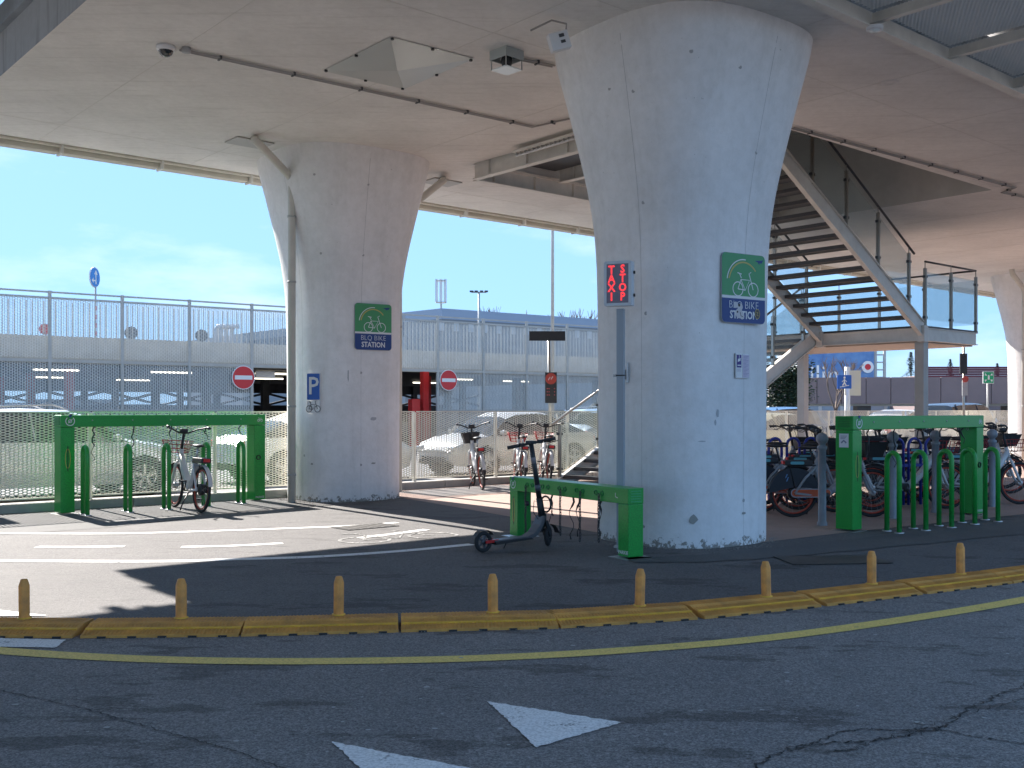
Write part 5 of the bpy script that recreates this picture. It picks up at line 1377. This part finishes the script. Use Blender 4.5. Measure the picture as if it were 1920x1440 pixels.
# building at the right end behind the screen
p0, p1 = P(455, 625, 70), P(760, 590, 78)
tb = thing('terminal_building', 'pale long building with rows of louvres behind the garage, left of centre', 'building', (p0.x, p0.y, 0))
wq = MB(); dd = (p1-p0); dd.z = 0; nn = Vector((-dd.y, dd.x, 0)).normalized()
base = [p0, p1, p1+nn*10, p0+nn*10]
wq.v = [Vector((p.x, p.y, 0)) for p in base] + [Vector((p0.x, p0.y, p0.z)), Vector((p1.x, p1.y, p1.z)), Vector(((p1+nn*10).x, (p1+nn*10).y, p1.z)), Vector(((p0+nn*10).x, (p0+nn*10).y, p0.z))]
wq.f = [(0, 1, 5, 4), (1, 2, 6, 5), (2, 3, 7, 6), (3, 0, 4, 7), (4, 5, 6, 7)]; wq.sm = [False]*5
wq.build('wall', mat('bldg_pale', (.38, .39, .40), .7, var=.1, vscale=.3), tb, world=True)
lv = MB()
for k in range(36):
    t = (k+.5)/36; b = p0.lerp(p1, t)-nn*.08; lv.box((b.x, b.y, b.z-1.1), (.12, .12, 1.1), math.atan2(dd.y, dd.x))
lvo = lv.build('louvres', mat('bldg_louvre', (.16, .17, .19), .6), tb, world=True); lvo['kind'] = 'stuff'
MB().box(Vector((0, 0, 0)), (.1, .1, .1))
far = thing('far_building', 'long low hall with a blue grey roof edge behind the fence at centre', 'building', P(828, 578, 100))
c0_ = P(828, 578, 100); r0_ = P(1400, 618, 128); l0_ = P(735, 588, 105.5)
w = MB()
for a, b in ((l0_, c0_), (c0_, r0_)):
    w.quad((a.x, a.y, 0), (b.x, b.y, 0), (b.x, b.y, b.z-1.0), (a.x, a.y, a.z-1.0))
w.build('wall', mat('hall_wall', (.20, .21, .22), .7), far, world=True)
w = MB()
for a, b in ((l0_, c0_), (c0_, r0_)): w.quad((a.x, a.y, a.z-1.0), (b.x, b.y, b.z-1.0), (b.x, b.y, b.z), (a.x, a.y, a.z))
bk0, bk1 = l0_+Vector((0, 25, 0)), r0_+Vector((0, 25, 0)); w.quad(c0_, r0_, bk1, bk0, l0_)
w.build('roof', mat('hall_roof', (.30, .36, .45), .5), far, world=True)
for k in range(26):
    q = c0_.lerp(r0_, k/26); MB().box((q.x, q.y-.1, q.z-1.7), (.5, .3, .9)).build('window', mat('hall_win', (.45, .48, .5), .4), far, world=True)
# antenna mast
p = P(827, 548, 101); am = thing('antenna_mast', 'cluster of white cell antennas on the far hall roof', 'antenna', (p.x, p.y, c0_.z))
MB().tube([(p.x, p.y, c0_.z-.5), (p.x, p.y, p.z+1.2)], .09, 8).build('mast', M_steelg, am, world=True)
for s_ in (-.42, 0, .42): MB().box((p.x+s_, p.y-.2, p.z+.15), (.26, .16, 2.2)).build('antenna_panel', M_swhite, am, world=True)
for z_ in (-1.0, 1.1): MB().torus((p.x, p.y, p.z+z_), .5, .05, 'Z', 16, 6).build('ring', M_steelg, am, world=True)
# floodlight mast
p = P(898, 548, 80); fl = thing('floodlight_mast', 'thin mast with four floodlights above the screen', 'light mast', (p.x, p.y, 0))
MB().tube([(p.x, p.y, 0), (p.x, p.y, p.z)], [.13, .07], 8).build('mast', M_steelg, fl, world=True)
MB().box((p.x, p.y, p.z), (1.1, .1, .08)).build('crossbar', M_steelg, fl, world=True)
for s_ in (-.55, -.2, .2, .55): MB().box((p.x+s_, p.y-.1, p.z+.05), (.24, .35, .12), s_*.4).build('floodlight', M_dark, fl, world=True)
# tall pole
p = P(1036, 640, 32); tp_ = thing('flag_pole', 'tall thin grey pole rising behind the fence beside the big column', 'pole', (p.x, p.y, 0))
MB().tube([(p.x, p.y, 0), (p.x, p.y, 13)], [.055, .04], 8).build('shaft', M_steelg, tp_, world=True)
MB().lathe([(.0, 13.0), (.07, 13.05), (.0, 13.14)], (p.x, p.y, 0), 8).build('finial', M_steelg, tp_, world=True)
# totem sign by the stair foot
p = P(1033, 640, 23.2); ts = thing('bus_stop_sign', 'pole with black name board and a red and black timetable box by the stairs', 'sign', (p.x, p.y, 0))
MB().tube([(p.x, p.y, 0), (p.x-.05, p.y, p.z+.2)], .035, 10).build('pole', M_steel, ts, world=True)
c = P(1026, 630, 23.1); MB().box(c, (.80, .05, .21)).build('name_board', M_black, ts, world=True)
c = P(1033, 727, 23.05); MB().box(c, (.26, .06, .68)).build('timetable_box', M_black, ts, world=True)
cc = Vector((c.x, c.y-.032, c.z+.20)); m = MB(); m.plate(circ(0, 0, .125, 20), -.004, 0); m.v = [v+cc for v in m.v]; m.build('red_disc', mat('disc_red', (.40, .05, .03), .4), ts, world=True)
m = MB(); m.rib([(-.06, -.03), (-.02, .04), (.0, -.02), (.04, .05)], .014, -.006); m.v = [v+cc for v in m.v]; m.build('mark', M_swhite, ts, world=True)
m = MB()
for i in range(3):
    for j in (-.08, -.04, .08): m.box((c.x+j, c.y-.033, c.z-.02-.07*i), (.02, .006, .02))
po_ = m.build('print', mat('print_red', (.5, .08, .08), .5), ts, world=True); po_['kind'] = 'stuff'
# made-up board in place of a lime vehicle seen through the left fence
q0 = UW(3.55, FBB-.18, 0); bd_ = thing('lime_stand_in', 'pale lime board with a grey sheet, stand-in for a vehicle behind the left mesh fence', 'board', UW(2.85, FBB-.1, .2))
MB().box(UW(3.05, FBB-.22, 1.0), (1.9, .02, .72), UANG).build('panel', mat('lime_board', (.50, .55, .28), .6, var=.1), bd_, world=True)
MB().box(UW(3.7, FBB+.06, .72), (.36, .01, .30), UANG).build('grey_sheet', mat('grey_sheet', (.40, .44, .44), .6), bd_, world=True)
MB().box(UW(3.1, FBB-.2, .62), (.04, .04, .2), UANG).build('bracket', M_steelg, bd_, world=True)

# ------------------------------------------------------------------ right background
ov = thing('overpass_wall', 'mauve panelled ramp wall behind the right fence', 'ramp wall', P(1700, 768, 60))
a_, b_ = P(1440, 715, 62), P(2000, 700, 60)
L_ = (b_-a_).length; M_mv = mat('mauve_panel', (.25, .185, .18), .7, var=.10, vscale=.8)
npan = 12
for k in range(npan):
    p, q = a_.lerp(b_, k/npan), a_.lerp(b_, (k+1)/npan); m = MB(); m.beam((p.x+.02, p.y, 2.62), (q.x-.02, q.y, 2.62), .4, 1.55); m.build('wall_panel', M_mv, ov, world=True)
for k in (1, 4, 7, 10):
    p = a_.lerp(b_, k/npan); MB().box((p.x, p.y+.6, .95), (.8, .8, 1.9)).build('pier', M_dark, ov, world=True)
MB().beam((a_.x, a_.y+3, 1.78), (b_.x, b_.y+3, 1.78), 6, .12).build('ramp_slab', M_gc, ov, world=True)
rd = thing('red_roof_building', 'low building with dark red ribbed roof behind the landing post', 'building', P(1800, 700, 70))
a2, b2 = P(1728, 688, 70), P(1990, 676, 70)
MB().box(((a2.x+b2.x)/2, 74, 1.9), (b2.x-a2.x, 6, 3.8)).build('wall', M_mv, rd, world=True)
for k in range(5): MB().box(((a2.x+b2.x)/2+.05*k, 70.5+.3*k, 3.75+.16*k), (b2.x-a2.x-.1*k, .3, .13)).build('roof_rib', mat('dark_red', (.13, .02, .03), .5), rd, world=True)
wb = thing('low_white_shop', 'white glazed low building under the ramp wall', 'building', P(1600, 768, 75))
MB().box((P(1640, 760, 76).x, 78, 1.2), (14, 4, 2.4)).build('wall', mat('shop_white', (.6, .6, .58), .6), wb, world=True)
for k in range(9): MB().box((P(1640, 760, 76).x-6.4+1.6*k, 75.95, 1.4), (1.3, .1, 1.1)).build('window', mat('shop_glass', (.25, .32, .38), .2), wb, world=True)
# billboard building
bb = thing('billboard_building', 'tower block wrapped in a blue poster behind the dark tree', 'building', P(1590, 700, 90))
x0, x1 = P(1500, 700, 90).x, P(1640, 700, 90).x
MB().box(((x0+x1)/2, 94, 3.55), (x1-x0, 7.9, 7.1)).build('wall', mat('pale_block', (.4, .42, .45), .7), bb, world=True)
MB().box(((x0+x1)/2, 89.95, 5.0), (x1-x0-.2, .1, 4.1)).build('poster', mat('poster_blue', (.16, .30, .50), .5, var=.2, vscale=.5, dirt=(.04, .12, .33)), bb, world=True)
t = text('ilin', 2.3, (0, 0, 0), bb, M_swhite); inv = TR[bb.name].inverted(); t.location = inv @ Vector((P(1545, 700, 90).x, 89.85, 4.45))
m = MB(); m.plate(circ(0, 0, .52, 24), -.03, 0); c = P(1627, 688, 89.8); m.v = [v+c for v in m.v]; m.build('poster_disc', M_swhite, bb, world=True)
m = MB(); m.plate(circ(0, 0, .26, 20), -.06, -.03); m.v = [v+c for v in m.v]; m.build('poster_disc', M_sred, bb, world=True)
fr_ = MB()
for x in (P(1643, 1, 90).x, P(1660, 1, 90).x): fr_.beam((x, 90.2, 0), (x, 90.2, 7.2), .2, .2, up=(1, 0, 0))
for k in range(11): fr_.box(((P(1643, 1, 90).x+P(1660, 1, 90).x)/2, 90.2, .4+k*.65), (.8, .12, .12))
fr_.build('scaffold', M_steelg, bb, world=True)
# signs on the right
p = P(1594, 720, 34); o = thing('pedestrian_sign', 'blue pedestrian crossing sign in front of a white board on a post', 'sign', (p.x, p.y, 0))
MB().tube([(p.x-.06, p.y+.1, 0), (p.x-.06, p.y+.1, 2.9)], .09, 10).build('post', M_swhite, o, world=True)
MB().box((p.x+.10, p.y+.05, 2.37), (.52, .04, .82)).build('white_board', mat('board_cream', (.55, .52, .42), .6), o, world=True)
c = P(1583, 716, 33.7); MB().box(c, (.46, .03, .44)).build('blue_panel', M_sblue, o, world=True)
m = MB(); m.plate(circ(0, .14, .035, 12), -.022, -.017); m.rib([(.0, .10), (.0, -.02), (-.06, -.12)], .04, -.021); m.rib([(.0, -.02), (.06, -.12)], .035, -.0212); m.rib([(-.08, .0), (.0, .07), (.08, .0)], .022, -.0214); m.rib([(-.15, -.17), (.15, -.11)], .02, -.0212)
m.v = [v+c for v in m.v]; m.build('walking_mark', M_swhite, o, world=True)
p = P(1852, 708, 40); o = thing('assembly_sign', 'green assembly point sign on a thin post near the far column', 'sign', (p.x, p.y, 0))
MB().tube([(p.x, p.y, 0), (p.x, p.y, p.z)], .04, 8).build('post', M_steelg, o, world=True)
MB().box((p.x, p.y-.05, p.z), (.42, .03, .46)).build('panel', M_swhite, o, world=True); MB().box((p.x, p.y-.07, p.z), (.38, .012, .42)).build('green_field', mat('sign_green2', (.01, .32, .14), .4), o, world=True)
m = MB()
for sx in (-1, 1):
    for sz in (-1, 1): m.plate([(sx*.06, sz*.08), (sx*.13, sz*.17), (sx*.16, sz*.08)] if sx*sz > 0 else [(sx*.06, sz*.08), (sx*.16, sz*.08), (sx*.13, sz*.17)], -.083, -.078)
m.plate(circ(0, .07, .03, 10), -.083, -.078); m.rib([(0, .05), (0, -.08)], .07, -.083)
m.v = [v+p for v in m.v]; m.build('people_mark', M_swhite, o, world=True)
p = P(1805, 663, 30); o = thing('totem_sign', 'tall dark totem sign with a red disc beside the far column', 'sign', (P(1808, 700, 30).x, 30, 0))
MB().tube([(p.x+.03, 30, 0), (p.x+.03, 30, 3.3)], .035, 8).build('pole', M_steel, o, world=True)
MB().box((p.x, 29.95, P(0, 682, 30).z), (.20, .05, .58)).build('dark_board', M_black, o, world=True)
m = MB(); m.plate(circ(0, 0, .09, 18), -.05, -.04); c = P(1809, 711, 29.92); m.v = [v+c for v in m.v]; m.build('red_disc', mat('disc_red', (.40, .05, .03), .4), o, world=True)
MB().box(P(1809, 728, 29.95), (.15, .04, .42)).build('grey_board', M_sgrey, o, world=True)

# ------------------------------------------------------------------ trees
def leafmat(nm, a, b):
    return mat(nm, b, .7, var=.0, dirt=a, vscale=3.0)
def crown(name, c, rad, n, size, mt, root, seed, shape=None):
    rnd = random.Random(seed); m = MB(); cl_ = []
    for _ in range(26):
        t, ph, r = rnd.uniform(0, 2*PI), math.acos(rnd.uniform(-1, 1)), rnd.uniform(.35, .95)
        cl_.append(Vector((rad[0]*r*math.sin(ph)*math.cos(t), rad[1]*r*math.sin(ph)*math.sin(t), rad[2]*r*math.cos(ph))))
    for _ in range(n):
        q = rnd.choice(cl_); v = Vector((rnd.gauss(0, 1), rnd.gauss(0, 1), rnd.gauss(0, 1)))*rad[0]*.19
        p = Vector(c)+q+v; s_ = size*rnd.uniform(.6, 1.3)
        R = Matrix.Rotation(rnd.uniform(0, 6.3), 3, 'Z') @ Matrix.Rotation(rnd.uniform(-1.3, 1.3), 3, 'X')
        m.quad(p+R@Vector((-s_, 0, 0)), p+R@Vector((0, -s_*.45, 0)), p+R@Vector((s_, 0, 0)), p+R@Vector((0, s_*.45, 0)))
    return m.build(name, mt, root, world=True)
p = P(1478, 768, 44); o = thing('evergreen_tree', 'dark rounded evergreen tree right of the big column', 'tree', (p.x, p.y, 0))
MB().tube([(p.x, p.y, 0), (p.x+.05, p.y, 1.5)], [.16, .10], 8).build('trunk', mat('bark', (.08, .06, .045), .9), o, world=True)
crown('crown', (p.x-.1, p.y, 2.2), (1.15, 1.1, 1.5), 9000, .075, leafmat('leaf_dark', (.012, .028, .012), (.035, .07, .03)), o, 3)
def bare(label, base, h, seed, n=3, spread=.55, col=(.16, .12, .10)):
    rnd = random.Random(seed); o = thing('bare_tree', label, 'tree', base); tr = MB(); br = MB()
    top_ = Vector(base)+Vector((0, 0, h*.35)); tr.tube([base, top_], [h*.025, h*.018], 6); tr.build('trunk', mat('bark_bare', col, .9), o, world=True)
    def grow(p, d, l, r, dep):
        q = p+d*l; br.tube([p, p.lerp(q, .5)+Vector((rnd.uniform(-1, 1), rnd.uniform(-1, 1), 0))*l*.06, q], [r, r*.8, r*.6], 4, cap=False)
        if dep == 0: return
        for _ in range(3 if dep > 1 else 4):
            e = (d+Vector((rnd.uniform(-1, 1), rnd.uniform(-1, 1), rnd.uniform(-.2, .7)))*spread).normalized(); grow(q, e, l*rnd.uniform(.6, .8), r*.6, dep-1)
    for _ in range(4): grow(top_, Vector((rnd.uniform(-.6, .6), rnd.uniform(-.6, .6), 1)).normalized(), h*.25, h*.012, n)
    br.build('branches', mat('bark_bare', col, .9), o, world=True); return o
p = P(1567, 768, 48); bare('pale leafless tree in front of the blue poster', (p.x, p.y, 0), 4.0, 5)
for u, h, s_, lb_ in ((925, 13.4, 11, 'leafless tree tips above the far roof, left one'), (1065, 12.6, 12, 'leafless tree tips above the far roof, middle one'), (1100, 12.8, 13, 'leafless tree tips above the far roof, right one beside the column')):
    p = P(u, 768, 135); bare(lb_, (p.x, p.y, 0), h*1.12, s_, 3, .5, (.12, .09, .08))
def conifer(label, base, h, seed):
    rnd = random.Random(seed); o = thing('conifer', label, 'tree', base, group='conifers on the skyline')
    MB().tube([base, Vector(base)+Vector((0, 0, h))], [h*.02, h*.004], 6).build('trunk', mat('bark', (.08, .06, .045), .9), o, world=True)
    m = MB()
    for _ in range(1500):
        t = rnd.uniform(.18, 1)**.8; r = (1-t)*h*.36*(.6+.4*math.sin(t*30)) + .1; an = rnd.uniform(0, 2*PI); rr = r*math.sqrt(rnd.uniform(.05, 1))
        c = Vector(base)+Vector((rr*math.cos(an), rr*math.sin(an), h*t-rr*.25)); s_ = .16*h/8
        e = Vector((math.cos(an), math.sin(an), -.2)); f = Vector((-math.sin(an), math.cos(an), .1))
        m.quad(c-e*s_, c-f*s_*.5, c+e*s_, c+f*s_*.5)
    m.build('crown', leafmat('leaf_conifer', (.02, .04, .025), (.05, .09, .05)), o, world=True)
p = P(1708, 768, 110); conifer('conifer on the skyline left of the landing post', (p.x, p.y, 0), 7.6, 1)
p = P(1782, 768, 150); conifer('small distant conifer right of the landing post', (p.x, p.y, 0), 8.8, 2)
p = P(1870, 768, 150); conifer('distant conifer close to the far column', (p.x, p.y, 0), 8.2, 4)
# far low horizon masses
hz = MB(); rnd = random.Random(2); x = -500
while x < 700:
    w_ = rnd.uniform(20, 60); h_ = rnd.uniform(3, 7); hz.box((x+w_/2, 520+rnd.uniform(-30, 30), h_/2), (w_, 20, h_)); x += w_*.8
tag(hz.build('distant_skyline', mat('skyline', (.16, .18, .19), .9)), kind='structure')
